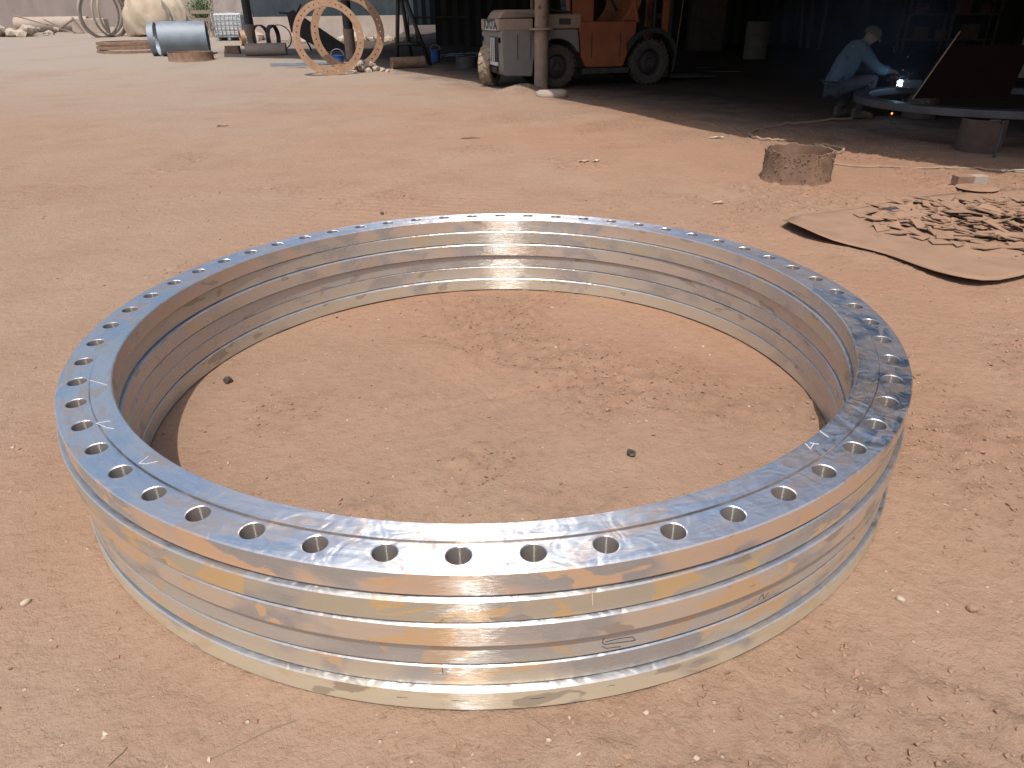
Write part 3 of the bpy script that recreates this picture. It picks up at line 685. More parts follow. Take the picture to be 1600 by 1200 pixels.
for k in range(14):
    L_ = random.uniform(.11, .21); W_ = random.uniform(.045, .10)
    kind = k % 3
    if kind == 0: pl = [(-L_/2, -W_/2), (L_/2, -W_/2*random.uniform(.2, 1)), (random.uniform(-.3, .3)*L_, W_/2)]
    elif kind == 1: pl = [(-L_/2, -W_/2), (L_/2, -W_/2), (L_/2*random.uniform(.1, .6), W_/2), (-L_/2*random.uniform(.5, 1), W_/2)]
    else: pl = [(-L_/2, -W_/3), (L_/2, -W_/3.4), (L_/2*.9, W_/5), (-L_/2*.8, W_/3)]
    shapes.append(MB().prism(pl, 0, .0045, 'z').mesh('steel_offcut', M['dustplate']))
cnt = 0
shapes_g = [s_.copy() for s_ in shapes[:3]]
for s_ in shapes_g: s_.materials[0] = M['greyplate']
while cnt < 285:
    u, v = random.uniform(-1, 1.25), random.uniform(-1, 1)
    q = math.hypot(u if u < 0 else u*.75, v)
    if q > 1 or random.random() < (q-.75)*2.2: continue
    x = cen.x+u*hw; y = cen.y+v*hd
    me_ = shapes[cnt % 14] if cnt not in (40, 133, 201) else shapes_g[cnt % 3]
    o = bpy.data.objects.new('steel_offcut', me_); C.objects.link(o)
    hgt = .055*(1-q)**.7
    o.location = (x, y, .014+random.random()**.8*hgt+.002*(cnt % 3)); t_ = R(13)*(1.1-q*.7)
    o.rotation_euler = (random.gauss(0, t_), random.gauss(0, t_), random.uniform(0, 2*PI))
    tag(o, 'thin angular steel offcut in the dusty heap on the sheet', 'offcut', 'heap of thin steel offcuts'); cnt += 1
P = gp(1345, 341)
o = bpy.data.objects.new('steel_offcut', shapes[0]); C.objects.link(o); o.location = (P.x, P.y, .012); o.rotation_euler = (0, 0, 2.4)
tag(o, 'lone triangular steel offcut lying apart, just left of the heap', 'offcut')
P = gp(1518, 292); blk = thing('wood_block', 'small two tone block sitting on the flat stone behind the offcuts', 'block', (P.x, P.y, .012))
k_ = 1/ppm(P); MB().box((-11*k_, .045, .034), (26*k_, .09, .068)).build('dark_half', M['rust'], blk, .003)
MB().box((13*k_, .045, .034), (22*k_, .09, .068)).build('grey_half', M['concrete'], blk, .003)
P = gp(1530, 303); mb = MB()
mb.lathe([(0, .026), (.13, .026), (.15, .022), (.12, .006), (0, 0)], 24)
single(mb, 'shallow_dish', M['dustplate'], 'upturned shallow dusty dish edge between the block and the offcuts', 'dish', (P.x+.04, P.y+.1, .004))

# ---------------------------------------------------------------- hoses, paper scraps, stones in the open
def path_tube(pts_px, r, z=0.0, n=8, sub=6):
    P = [gp(*q) for q in pts_px]; out = []
    for i in range(len(P)-1):
        p0 = P[max(i-1, 0)]; p1 = P[i]; p2 = P[i+1]; p3 = P[min(i+2, len(P)-1)]
        for k in range(sub):
            t = k/sub; q = 0.5*((2*p1)+(p2-p0)*t+(2*p0-5*p1+4*p2-p3)*t*t+(3*p1-p0-3*p2+p3)*t**3)
            q.z = Gd(q.x, q.y)+r*.8+z; out.append(q)
    return MB().tube(out, r, n)
single(path_tube([(1330, 186), (1260, 192), (1215, 197), (1180, 206), (1171, 213), (1185, 219), (1210, 221), (1232, 220)], .014), 'air_hose', M['hose'], 'looped tan hose lying across the shade line near the welder', 'hose')
single(path_tube([(1290, 244), (1310, 240), (1318, 236), (1314, 232), (1296, 229), (1270, 226)], .014), 'air_hose', M['hose'], 'short curl of tan hose showing behind the rusty pipe section', 'hose')
single(path_tube([(1294, 255), (1340, 260), (1390, 261), (1440, 263), (1510, 264), (1560, 267), (1605, 270)], .009), 'cable', M['hose'], 'thin dusty cable running right from the rusty pipe section', 'cable')
def lump(px, py, s3, mt, name, label, cat, seed, amp=.28, sub=2):
    random.seed(seed); P = gp(px, py); vv, ff = rock_verts(s3, sub, amp, 1)
    return single(MB().add(vv, ff), name, M[mt], label, cat, (P.x, P.y+s3[1]*.4, Gd(P.x, P.y)+s3[2]*.55), random.random()*3)
lump(355, 597, (.019, .016, .015), 'slag', 'slag_lump', 'black cindery slag lump inside the ring near its left wall', 'slag', 2)
lump(987, 712, (.015, .013, .012), 'slag', 'slag_lump', 'brown black slag lump inside the ring towards the right front', 'slag', 3)
lump(1522, 955, (.011, .015, .010), 'clod', 'stone', 'brown angular stone on the dirt right of the stack', 'stone', 4, .2)
lump(40, 945, (.013, .008, .007), 'chip', 'pebble', 'smooth tan oval pebble at the left edge of the yard', 'pebble', 5, .05)
lump(1408, 938, (.010, .008, .006), 'chip', 'pebble', 'flat pale pebble close to the stack on its right', 'pebble', 6, .15)
lump(597, 335, (.014, .012, .012), 'slag', 'slag_lump', 'small dark lump just behind the far left rim of the stack', 'slag', 8)
lump(1173, 515, (.012, .008, .005), 'clod', 'stone', 'small stone inside the ring near its far right wall', 'stone', 12, .2)
random.seed(11)
def scrap(px, py, l, w_, rz, label, mt='paper'):
    P = gp(px, py); mb = MB(); vs = []
    for i in range(5):
        for j in range(3): vs.append(((i/4-.5)*l, (j/2-.5)*w_*random.uniform(.7, 1.1), .006+random.uniform(0, .012)))
    mb.add(vs, [(i*3+j, (i+1)*3+j, (i+1)*3+j+1, i*3+j+1) for i in range(4) for j in range(2)])
    o = single(mb, 'paper_scrap', M[mt], label, 'litter', (P.x, P.y, Gd(P.x, P.y)+.003), rz)
    m_ = o.modifiers.new('s', 'SOLIDIFY'); m_.thickness = .0012
scrap(1120, 217, .15, .045, .1, 'crumpled white paper scrap on sunlit dirt at the shade line')
scrap(911, 253, .12, .05, .3, 'pale leafy litter on the dirt left of centre behind the stack', 'chip')
scrap(932, 252, .08, .05, 1.1, 'small pale crumb of litter right beside a larger one behind the stack', 'chip')
scrap(1122, 318, .09, .03, .2, 'torn tan scrap between the stack and the lifted sheet', 'chip')
scrap(735, 216, .22, .06, .15, 'flat rust brown scrap on the dirt in front of the forklift', 'rust')
scrap(1590, 268, .3, .05, .1, 'white splash of litter at the right picture edge by the cable')
mb = MB(); P = gp(348, 198)
mb.tube([P+Vector((.07*math.cos(t)*1.0, .05*math.sin(t*1.0), .008+.006*math.sin(3*t))) for t in [k*.45 for k in range(13)]], .004, 6)
single(mb, 'wire_loop', M['slag'], 'small bent wire loop lying on open dirt on the left', 'wire')
random.seed(31)
def twig(pts, r, label):
    Q = [gp(*q) for q in pts]; mb = MB().tube([Vector((q.x, q.y, Gd(q.x, q.y)+r)) for q in Q], r, 5); single(mb, 'twig', M['stem'], label, 'twig')
twig([(322, 1188), (345, 1178), (380, 1160), (420, 1140), (462, 1124)], .0007, 'hair thin dry twig on the near dirt left of centre')
twig([(170, 1198), (182, 1186), (192, 1178), (199, 1168)], .0012, 'short dark twig at the bottom left of the yard')
twig([(784, 1106), (830, 1120), (866, 1144)], .0006, 'fine dry stalk right under the front of the stack')
# ---------------------------------------------------------------- far left yard objects
def shell(ro, th, ln, a0=0, a1=2*PI):
    "pipe along +x from 0"
    Mx = Matrix(((0, 0, 1), (1, 0, 0), (0, 1, 0)))
    return MB().lathe([(ro, 0), (ro, ln), (ro-th, ln), (ro-th, 0)], 48, a0, a1, True, Mx)
P = gp(252, 88); k_ = 1/ppm(P)
ro = 24.5*k_
o = single(shell(ro, .012, 70*k_), 'rolled_pipe', M['galv'], 'large blue grey rolled steel pipe lying left of the yard', 'steel pipe', (P.x-.02, P.y+.25, P.z+ro-.01), R(14))
P3 = gp(243, 88)
single(shell(ro*.98, .012, 9*k_), 'rolled_ring', M['galv'], 'narrow blue grey rolled ring standing at the left end of the big pipe', 'steel ring', (P3.x-.16, P3.y+.35, P3.z+ro-.02), R(10))
P = gp(290, 96); k_ = 1/ppm(P)
cut_pipe(P+Vector((0, .34*1.4, 0)), 34*k_, up_to(290, 82, P), 'short brown pipe section standing in front of the blue grey pipe', seed=6, rag=.004)
P = gp(180, 84); k_ = 1/ppm(P); rr = 64*k_
z = 0
for i, lab in enumerate(('bottom ring of the low stack of rusty flat rings at the left', 'middle ring of the low stack of rusty flat rings at the left', 'top ring of the low stack of rusty flat rings at the left')):
    mb = MB().lathe([(rr, 0), (rr, .095), (rr-.13, .095), (rr-.13, 0)], 64, closed=True)
    single(mb, 'flat_ring', M['rust'], lab, 'steel ring', (P.x+.25+.02*i, P.y+rr, P.z+.0+i*.125-.02), 0, 'stack of rusty flat rings', bevel=.006)
# leaning coil rings
Pc = gp(172, 58); k_ = 1/ppm(Pc); rr = 34*k_
labs = ['leftmost of the big grey hoops leaning on the canvas bundle', 'second big grey hoop from the left, crossing the first', 'third grey hoop, leaning steeper against the bundle', 'rightmost grey hoop touching the canvas bundle']
for i, (px, yw, ln) in enumerate([(160, 62, 10), (164, 56, 15), (178, 72, 5), (184, 78, 4)]):
    P = gp(px, 58-i*.4); mb = MB(); pts = [Vector((rr*math.cos(t), 0, rr+rr*math.sin(t))) for t in [2*PI*q/40 for q in range(40)]]
    mb.tube(pts, .045, 8, True); o = single(mb, 'hoop', M['concrete'], labs[i], 'hoop', P, 0, 'big hoops leaning on the canvas bundle')
    o.rotation_euler = Euler((R(ln), 0, R(yw)), 'XYZ')
# canvas bundle
def blob(c, s3, seed, sub=4, amp=.18, fr=1.3):
    random.seed(seed); bm = bmesh.new(); bmesh.ops.create_icosphere(bm, subdivisions=sub, radius=1)
    vs = []
    for v in bm.verts:
        p = v.co; q = p*fr+Vector((seed*3.1, seed, 0))
        n_ = float(fbm(np.array([q.x+q.z*.7]), np.array([q.y-q.z*.5]), 4, seed)[0])-.5
        cr = abs(math.sin(2.3*q.x+1.9*q.z+9*n_+seed))
        k = 1+amp*n_*3.4-amp*.55*(1-cr)**3
        vs.append(Vector(c)+Vector((p.x*s3[0], p.y*s3[1], max(p.z, -.5)*s3[2]))*k)
    fs = [tuple(v.index for v in f.verts) for f in bm.faces]; bm.free(); return MB().add(vs, fs, True)
P = gp(228, 58); single(blob((0, .9, .65), (1.0, .75, 1.05), 5), 'canvas_bundle', M['tarp'], 'big beige canvas wrapped bundle behind the blue grey pipe', 'canvas bundle', P)
P = gp(256, 54); single(blob((0, 1.1, .6), (.65, .6, 1.0), 8), 'canvas_bundle', M['tarp'], 'smaller beige canvas bundle next to the green bush', 'canvas bundle', P)
# bush
random.seed(8); P = gp(306, 47); bush = thing('bush', 'bright green bush between the canvas bundle and the tank cage', 'bush', P+Vector((0, 1.4, 0)))
mb = MB(); st = MB()
for k in range(26):
    a = random.uniform(0, 2*PI); d = Vector((math.cos(a)*random.uniform(.1, .75), math.sin(a)*.4, random.uniform(.9, 1.9)))
    st.tube([(0, 0, 0), d*.5+Vector((0, 0, .1)), d], [.02, .012, .004], 5)
    for j in range(95):
        t = random.uniform(.35, 1.05); c = d*t+Vector((random.gauss(0, .16), random.gauss(0, .14), random.gauss(0, .14)))
        u = Vector((random.gauss(0, 1), random.gauss(0, 1), random.gauss(.4, 1))).normalized(); s_ = u.orthogonal().normalized(); l = random.uniform(.06, .13)
        mb.add([c, c+u*l*.5+s_*l*.22, c+u*l, c+u*l*.5-s_*l*.22], [(0, 1, 2, 3)])
tag(mb.build('foliage', M['leaf'], bush), None, None, None, 'stuff'); st.build('stem', M['stem'], bush)
# tank in cage
P = gp(364, 63); k_ = 1/ppm(P); tk = thing('caged_tank', 'white plastic tank in a wire cage beside the far post', 'tank', P+Vector((0, .4, 0)), R(-8))
wd = 46*k_; ht = up_to(364, 20, P)
MB().box((0, 0, .12+(ht-.12)/2), (wd-.08, wd-.1, ht-.14)).build('tank', M['plastic'], tk, .06)
mb = MB()
for s_ in (-1, 1):
    for i in range(8):
        x = -wd/2+wd*i/7; mb.cyl((x, s_*wd/2, .1), (x, s_*wd/2, ht+.01), .012, n=6); mb.cyl((s_*wd/2, x, .1), (s_*wd/2, x, ht+.01), .012, n=6)
    for j in range(6):
        z = .12+(ht-.12)*j/5; mb.cyl((-wd/2, s_*wd/2, z), (wd/2, s_*wd/2, z), .014, n=6); mb.cyl((s_*wd/2, -wd/2, z), (s_*wd/2, wd/2, z), .014, n=6)
mb.build('cage', M['cage'], tk)
for x in (-.4, 0, .4): MB().box((x*wd, 0, .05), (.1, wd, .1)).build('pallet_runner', M['cage'], tk)
# pallet-like crate beside it
P = gp(316, 58); k_ = 1/ppm(P); cr = thing('broken_crate', 'broken grey timber crate left of the caged tank', 'crate', P+Vector((0, .5, 0)), R(12))
for i in range(3): MB().box((0, -.3, .35+i*.28), (.75, .025, .13)).build('slat', M['wood'], cr)
for x in (-.36, .3, ): MB().box((x, -.25, .5), (.07, .07, 1.0)).build('corner_post', M['wood'], cr)
for x in (-.1, .12, .22): MB().box((x, -.34, .3), (.05, .03, .55), Matrix.Rotation(R(x*60), 3, 'Y')).build('loose_slat', M['wood'], cr)
# left rubble: concrete pipes, planks, kerb blocks
P = gp(60, 52); k_ = 1/ppm(P)
o = single(shell(.34, .06, 3.4), 'concrete_pipe', M['concrete'], 'grey concrete pipe lying along the foot of the mauve wall', 'concrete pipe', (P.x-1.2, P.y+.5, P.z+.38), R(4))
P = gp(140, 52); single(MB().box((0, .3, .3), (1.5, .5, .62)), 'concrete_block', M['concrete'], 'long pale concrete block at the wall left of the hoops', 'concrete block', P, R(3), bevel=.03)
P = gp(95, 53)
for i, (l, tilt, yaw, dx, dz, lab) in enumerate([(2.6, 17, 6, -.6, .42, 'long grey plank sloping down over the concrete pipe'), (1.4, -24, -14, .2, .30, 'short plank crossing the long grey plank'), (1.0, 30, 30, -.1, .34, 'splintered board stub in the plank heap'), (.8, 62, 0, .85, .3, 'forked board sticking up at the right of the planks')]):
    o = single(MB().box((0, 0, 0), (l, .12, .05)), 'plank', M['wood'], lab, 'plank', P+Vector((dx, -.1+i*.06, dz))); o.rotation_euler = (0, R(tilt), R(yaw))
random.seed(12); mb = MB(); P = gp(15, 58)
for k in range(60):
    vv, ff = rock_verts([random.uniform(.08, .3)]*3, 1, .3); p = Vector((random.gauss(-.3, .8), random.gauss(.5, .4), random.uniform(0, .3))); mb.add([v+p for v in vv], ff)
single(mb, 'rubble_heap', M['rocks'], 'grey brown rubble heap at the far left edge', 'rubble', P, kind='stuff')
# dark arcs and concrete pipe beside the far post
P = gp(385, 88); k_ = 1/ppm(P)
single(shell(.17, .03, 62*k_), 'concrete_pipe', M['concrete'], 'dusty pipe lying on the dirt below the black hoops', 'pipe', (P.x-.05, P.y+.2, P.z+.17), R(6))
P = gp(363, 84); single(MB().box((0, .1, .11), (.42, .2, .22)), 'brown_box', M['rust'], 'small brown steel box left of the dusty pipe', 'box', P, R(-5), bevel=.01)
P = gp(384, 71); single(shell(.24, .02, .16), 'pipe_stub', M['primer'], 'tan pipe stub standing against the far post', 'pipe', (P.x-.15, P.y, P.z+.24), R(25))
for i, (px, yaw, labl) in enumerate([(410, 62, 'left of the black hoops behind the dusty pipe'), (430, 78, 'middle one of the black hoops behind the dusty pipe'), (440, 20, 'right black hoop behind the dusty pipe, facing the camera')]):
    P = gp(px, 78); mb = MB().lathe([(.37, -.07), (.37, .07), (.345, .07), (.345, -.07)], 40, closed=True)
    o = single(mb, 'black_hoop', M['darksteel'], labl, 'hoop', P+Vector((0, 0, .36)), 0, 'black hoops'); o.rotation_euler = Euler((PI/2, 0, R(yaw)), 'XYZ')
# leaning black plate and scrap behind the upright rings
P = gp(495, 80); pl = single(MB().prism([(-.75, 1.05), (-.55, 1.15), (1.1, .02), (1.0, -.05), (.3, -.05), (-.7, .55)], -.03, .03), 'black_plate', M['darksteel'], 'slanted black plate seen through the left upright ring', 'steel plate', P, R(10))
P = gp(470, 80); t_ = thing('scrap_frame', 'spindly black scrap frame left of the slanted plate', 'scrap', P)
for a, b in (((0, 0, 0), (-.05, 0, 1.15)), ((-.05, 0, 1.05), (-.5, 0, 1.08)), ((-.05, 0, .95), (.35, 0, 0)), ((0, 0, 1.0), (.2, 0, 1.3)), ((0, 0, .6), (.6, 0, .1))): MB().cyl(a, b, .03, n=6).build('bar', M['darksteel'], t_)
# rock heap, buckets, bars on the ground by the upright rings
random.seed(14); P = gp(568, 112); mb = MB()
for k in range(70):
    q = Vector((random.gauss(0, .22), random.gauss(.1, .15), 0)); vv, ff = rock_verts([random.uniform(.04, .11)]*3, 1, .3); q.z = .22*math.exp(-(q.x**2+q.y**2)/.12)*random.random()
    mb.add([v+q for v in vv], ff)
single(mb, 'rock_heap', M['rocks'], 'pale heap of rocks at the foot of the upright rings', 'rocks', P, kind='stuff')
def bucket(P, r, h, lab, sc=1):
    b = thing('bucket', lab, 'bucket', P); MB().lathe([(0, 0), (r*.82, 0), (r, h), (r*1.06, h), (r*1.06, h-.015), (r*1.0, h-.02), (r*.93, h-.02), (r*.78, .015), (0, .015)], 24).build('tub', M['blue'], b)
    MB().tube([(r*math.cos(t), 0, h+r*.9*math.sin(t)) for t in [PI*k/12 for k in range(13)]], .008, 6).build('handle', M['cage'], b)
bucket(gp(529, 104), .16, .26, 'blue bucket with a wire handle between the upright rings')
bucket(gp(681, 97), .13, .30, 'blue bucket in the shade left of the forklift')
P = gp(425, 103); mb = MB()
o = single(MB().box((.72, 0, .035), (1.5, .1, .07)), 'steel_bar', M['galv'], 'long blue grey steel bar on the ground left of the upright rings', 'steel bar', P, R(2), bevel=.004)
P = gp(470, 106)
for i in range(7):
    o = single(MB().box((0, 0, 0), (random.uniform(.3, .6), .06, .012)), 'flat_bar', M['galv'], 'short flat grey bar strewn on the shady dirt near the upright rings', 'steel bar', P+Vector((random.uniform(-.2, .7), random.uniform(-.1, .7), .02+.01*i)), random.uniform(-.5, .5), 'short flat bars near the upright rings')
P = gp(612, 108); single(MB().cyl((0, 0, .13), (.75, .3, .13), .13, n=24).cyl((.72, .29, .13), (.78, .31, .13), .145, n=24), 'pipe_roll', M['rust'], 'dusty roller lying in the shade right of the upright rings', 'roller', P)
P = gp(640, 104); a_ = thing('a_frame', 'dark slanted stand behind the right upright ring', 'stand', P)
for a, b in (((-.35, .3, 0), (-.15, .3, 1.9)), ((.5, .3, 0), (-.15, .3, 1.9)), ((-.3, .3, .5), (.3, .3, .5)), ((0, .9, 0), (-.15, .3, 1.9))): MB().cyl(a, b, .05, n=8).build('leg', M['darksteel'], a_)
# shade clutter left of the forklift
random.seed(16); P = gp(705, 92)
for i in range(22):
    q = P+Vector((random.uniform(-.2, 1.1), random.uniform(0, 1.3), .02+.012*(i % 8)))
    o = single(MB().box((0, 0, 0), (random.uniform(.2, .6), random.uniform(.05, .18), .012)), 'plate_offcut', M['galv'], 'blue grey plate offcut heaped in the shade left of the forklift', 'offcut', q, random.uniform(-1, 1), 'plate offcuts in the shade')
    o.rotation_euler = (random.gauss(0, .12), random.gauss(0, .12), random.uniform(-1, 1))
P = gp(728, 106); cut_pipe(P+Vector((.05, .3, 0)), .3, .24, 'dark round drum base in the shade behind the forklift tyre', seed=9, rag=.002, mt='darksteel')
P = gp(690, 72); bch = thing('workbench', 'dark workbench at the back of the shed left of the forklift', 'workbench', P+Vector((0, .5, 0)), R(5))
MB().box((0, 0, .85), (1.9, .8, .06)).build('top', M['darksteel'], bch, .005)
for x in (-.85, .85):
    for y in (-.33, .33): MB().box((x, y, .41), (.07, .07, .82)).build('leg', M['darksteel'], bch)
MB().box((.45, -.05, 1.05), (.5, .4, .32)).build('vice_box', M['greyplate'], bch, .02)
P = gp(742, 60); single(MB().prism([(-.35, 0), (.35, 0), (.3, 1.35), (-.3, 1.35)], -.02, .02), 'leaning_sheet', M['greyplate'], 'pale blue sheet standing in the dark behind the forklift', 'metal sheet', P+Vector((0, .2, 0)), R(-10))
P = gp(1178, 92); b_ = thing('steel_drum', 'dim steel drum deep in the shed left of the crouching welder', 'drum', P)
MB().lathe([(0, .88), (.27, .88), (.29, .86), (.29, .58), (.3, .57), (.3, .55), (.29, .54), (.29, .31), (.3, .3), (.3, .28), (.29, .27), (.29, .0), (0, 0)], 28).build('drum_body', mat('drum_grey', (.10, .09, .085), (.14, .12, .11), 5, .7), b_)
P = gp(1105, 80); bc = thing('machine_cabinet', 'dark machine cabinet behind the forklift mast', 'cabinet', P+Vector((0, .4, 0)), R(-6))
MB().box((0, 0, .75), (1.0, .6, 1.5)).build('housing', M['darksteel'], bc, .02); MB().box((-.2, -.31, 1.0), (.3, .02, .25)).build('panel', M['bluesheet'], bc, .004)
# ---------------------------------------------------------------- wheel helper and forklift
def wheel(parent, c, r, wdt, name='wheel', mt='rubber', lugs=26):
    "axis along local y"
    e = MB(); Mx = Matrix(((1, 0, 0), (0, 0, 1), (0, 1, 0)))
    pr = [(r*.60, -wdt*.42), (r*.72, -wdt*.5), (r*.93, -wdt*.47), (r*.985, -wdt*.34), (r*.985, wdt*.34), (r*.93, wdt*.47), (r*.72, wdt*.5), (r*.60, wdt*.42)]
    e.lathe(pr, 40, closed=True, M=Mx)
    for k in range(lugs):
        for s_ in (-1, 1):
            t = 2*PI*(k+(.5 if s_ > 0 else 0))/lugs
            rot = Matrix.Rotation(-t, 3, 'Y') @ Matrix.Rotation(s_*R(28), 3, 'X')
            e.box((r*.985*math.cos(t), s_*wdt*.22, r*.985*math.sin(t)), (r*.07, wdt*.42, r*.12), rot)
    o = e.build('tyre', M[mt], None)
    h = MB(); h.lathe([(0, -wdt*.12), (r*.2, -wdt*.14), (r*.24, -wdt*.3), (r*.3, -wdt*.3), (r*.5, -wdt*.12), (r*.56, -wdt*.38), (r*.62, -wdt*.42), (r*.62, wdt*.4), (r*.5, wdt*.3), (0, wdt*.3)], 32, M=Mx)
    for k in range(6): t = 2*PI*k/6; h.cyl((r*.38*math.cos(t), -wdt*.24, r*.38*math.sin(t)), (r*.38*math.cos(t), -wdt*.12, r*.38*math.sin(t)), r*.04, n=8)
    return o, h
def add_wheel(parent, c, r, wdt, yaw=0, mt='rubber'):
    w_ = bpy.data.objects.new('wheel', None); C.objects.link(w_); w_.parent = parent; w_.location = c; w_.rotation_euler = (0, 0, yaw)
    o, h = wheel(None, c, r, wdt, mt=mt); o.parent = w_; hb = h.build('rim', M['orange'] if mt == 'x' else M['darksteel'], w_)
    return w_
FA = R(13)
fl = thing('forklift', 'old orange forklift with dusty grey counterweight parked at the shade line', 'forklift', (1.34, 12.42, 0), FA)
# local axes: +x forward (mast), -y is the side facing the camera; origin under the near rear wheel, inner edge
Wd = 1.15
add_wheel(fl, (0.02, -.16, .37), .37, .22); add_wheel(fl, (1.92, -.14, .40), .40, .27)
add_wheel(fl, (0.02, Wd+.06, .37), .37, .22); add_wheel(fl, (1.92, Wd+.06, .40), .40, .27)
# counterweight: side profile with wheel arch, extruded across, plus grille recess at the rear
def arc(cx, cz, r, a0, a1, n=10): return [(cx+r*math.cos(R(a0+(a1-a0)*i/n)), cz+r*math.sin(R(a0+(a1-a0)*i/n))) for i in range(n+1)]
prof = [(-.98, .24), (-1.04, .32), (-1.06, .95), (-1.04, 1.0), (-.05, 1.0), (.42, 1.0), (.47, .62)]+arc(0.02, .38, .47, 28, 180, 12)+[(-.46, .22)]
MB().prism(prof, -.26, Wd+.14).build('counterweight', M['greypaint'], fl, .035, 3)
g_ = MB()
for i in range(4):
    g_.box((-1.072, .12+.13*i, .66), (.03, .03, .42))
g_.box((-1.065, .31, .66), (.012, .62, .46)).build('grille', M['black'], fl)
for y in (.19, .33, .47): MB().box((-1.085, y, .66), (.02, .03, .44)).build('grille_bar', M['white'], fl, .004)
MB().box((-1.072, .31, .33), (.03, .52, .11)).build('tow_slot', M['black'], fl, .01)
MB().box((-1.08, .31, .435), (.05, .66, .06)).build('bumper_lip', M['white'], fl, .012)
# band with the maker's letters
MB().box((-.76, .5, 1.09), (.66, Wd+.22, .19)).build('name_band', M['hood'], fl, .015)
MB().box((-1.088, .42, 1.09), (.02, .92, .185)).build('name_plate', M['white'], fl, .004)
def lettering(txt, parent, loc, rot, size, mt):
    cu = bpy.data.curves.new('lettering', 'FONT'); cu.body = txt; cu.size = size; cu.extrude = .006; cu.offset = size*.02; cu.align_x = 'CENTER'; cu.align_y = 'CENTER'
    to = bpy.data.objects.new('t', cu); C.objects.link(to); dg = bpy.context.evaluated_depsgraph_get(); me = bpy.data.meshes.new_from_object(to.evaluated_get(dg))
    bpy.data.objects.remove(to); o = bpy.data.objects.new('lettering', me); C.objects.link(o); me.materials.clear(); me.materials.append(mt)
    o.parent = parent; o.location = loc; o.rotation_euler = rot; return o
lettering('TOYOTA', fl, (-1.10, .42, 1.09), (PI/2, 0, -PI/2), .235, M['black'])
lettering('TOYOTA', fl, (-.76, -.120, 1.08), (PI/2, 0, 0), .13, M['black'])
# hood, stepped
MB().prism([(-1.02, 1.185), (-.94, 1.30), (-.88, 1.335), (-.3, 1.335), (-.22, 1.24), (.45, 1.26), (.5, 1.0), (-.1, 1.0), (-.2, 1.2)], .08, Wd-.14).build('engine_hood', M['hood'], fl, .03, 3)
MB().box((.18, .42, 1.13), (.66, 1.2, .24)).build('side_cowl', M['hood'], fl, .02)
# orange body side and step
MB().prism([(.52, .52), (.62, .34), (1.38, .34), (1.62, .95), (1.62, 1.12), (.48, 1.12), (.46, .95)], -.20, .02).build('side_panel', M['orange'], fl, .02)
MB().prism([(.52, .52), (.62, .34), (1.38, .34), (1.62, .95), (1.62, 1.12), (.48, 1.12), (.46, .95)], Wd-.1, Wd+.12).build('side_panel', M['orange'], fl, .02)
MB().box((1.0, -.15, .28), (.95, .26, .10)).build('step', M['darksteel'], fl, .01)
MB().box((1.0, .48, .5), (1.3, .9, .35)).build('chassis', M['black'], fl, .01)
MB().prism([(1.45, .6)]+arc(1.92, .42, .5, 150, 10, 10)+[(2.42, .45), (2.42, .56)]+arc(1.92, .44, .57, 12, 150, 10), -.3, .0).build('front_fender', M['black'], fl, .01)
MB().prism([(1.35, 1.12), (1.62, 1.12), (1.78, 1.55), (1.62, 1.6), (1.5, 1.32)], -.1, Wd+.05).build('dashboard', M['orange'], fl, .02)
for y in (-.16, Wd+.04): MB().cyl((-1.05, y, .84), (-1.085, y, .84), .045, n=14).build('rear_lamp', M['redplate'], fl)
for x in (-.75, -.5, .72, 1.3): MB().box((x, -.262 if x < 0 else -.205, .72), (.012, .006, .42)).build('panel_seam', M['black'], fl)
MB().tube([(-.3, .1, 1.33), (-.25, -.05, 1.38), (0, -.1, 1.32), (.3, -.12, 1.28), (.45, -.14, 1.15)], .018, 6).build('fuel_hose', M['black'], fl)
MB().cyl((-.15, .8, 1.3), (-.15, .8, 1.75), .04, n=12).build('exhaust', M['rust'], fl)
MB().box((.18, -.19, 1.13), (.22, .02, .10)).build('latch_plate', M['darksteel'], fl, .003)
# seat
st_ = MB().box((.65, .48, 1.34), (.5, .5, .14)); st_.box((.42, .48, 1.62), (.12, .48, .5), Matrix.Rotation(R(-8), 3, 'Y')); st_.build('seat', M['black'], fl, .04, 3)
MB().tube([(1.28+.02*math.cos(t), .48+.17*math.sin(t), 1.62+.17*math.cos(t)*.8) for t in [2*PI*k/20 for k in range(20)]], .014, 8, True).build('steering_wheel', M['black'], fl)
MB().cyl((1.28, .48, 1.6), (1.55, .48, 1.2), .025, n=8).build('steering_column', M['black'], fl)
# overhead guard
for y in (-.08, Wd+.02):
    MB().tube([(.30, y, 1.0), (.28, y, 1.5), (.36, y, 2.15), (.45, y, 2.22), (1.2, y, 2.24), (1.32, y, 2.18), (1.55, y, 1.6), (1.68, y, 1.1)], .045, 8).build('guard_post', M['orange'], fl)
for i in range(6): MB().box((.45+.15*i, .5, 2.25), (.05, Wd, .03)).build('guard_bar', M['orange'], fl)
MB().box((.56, -.10, 1.30), (.42, .04, .42)).build('orange_guard_plate', M['orange'], fl, .01)
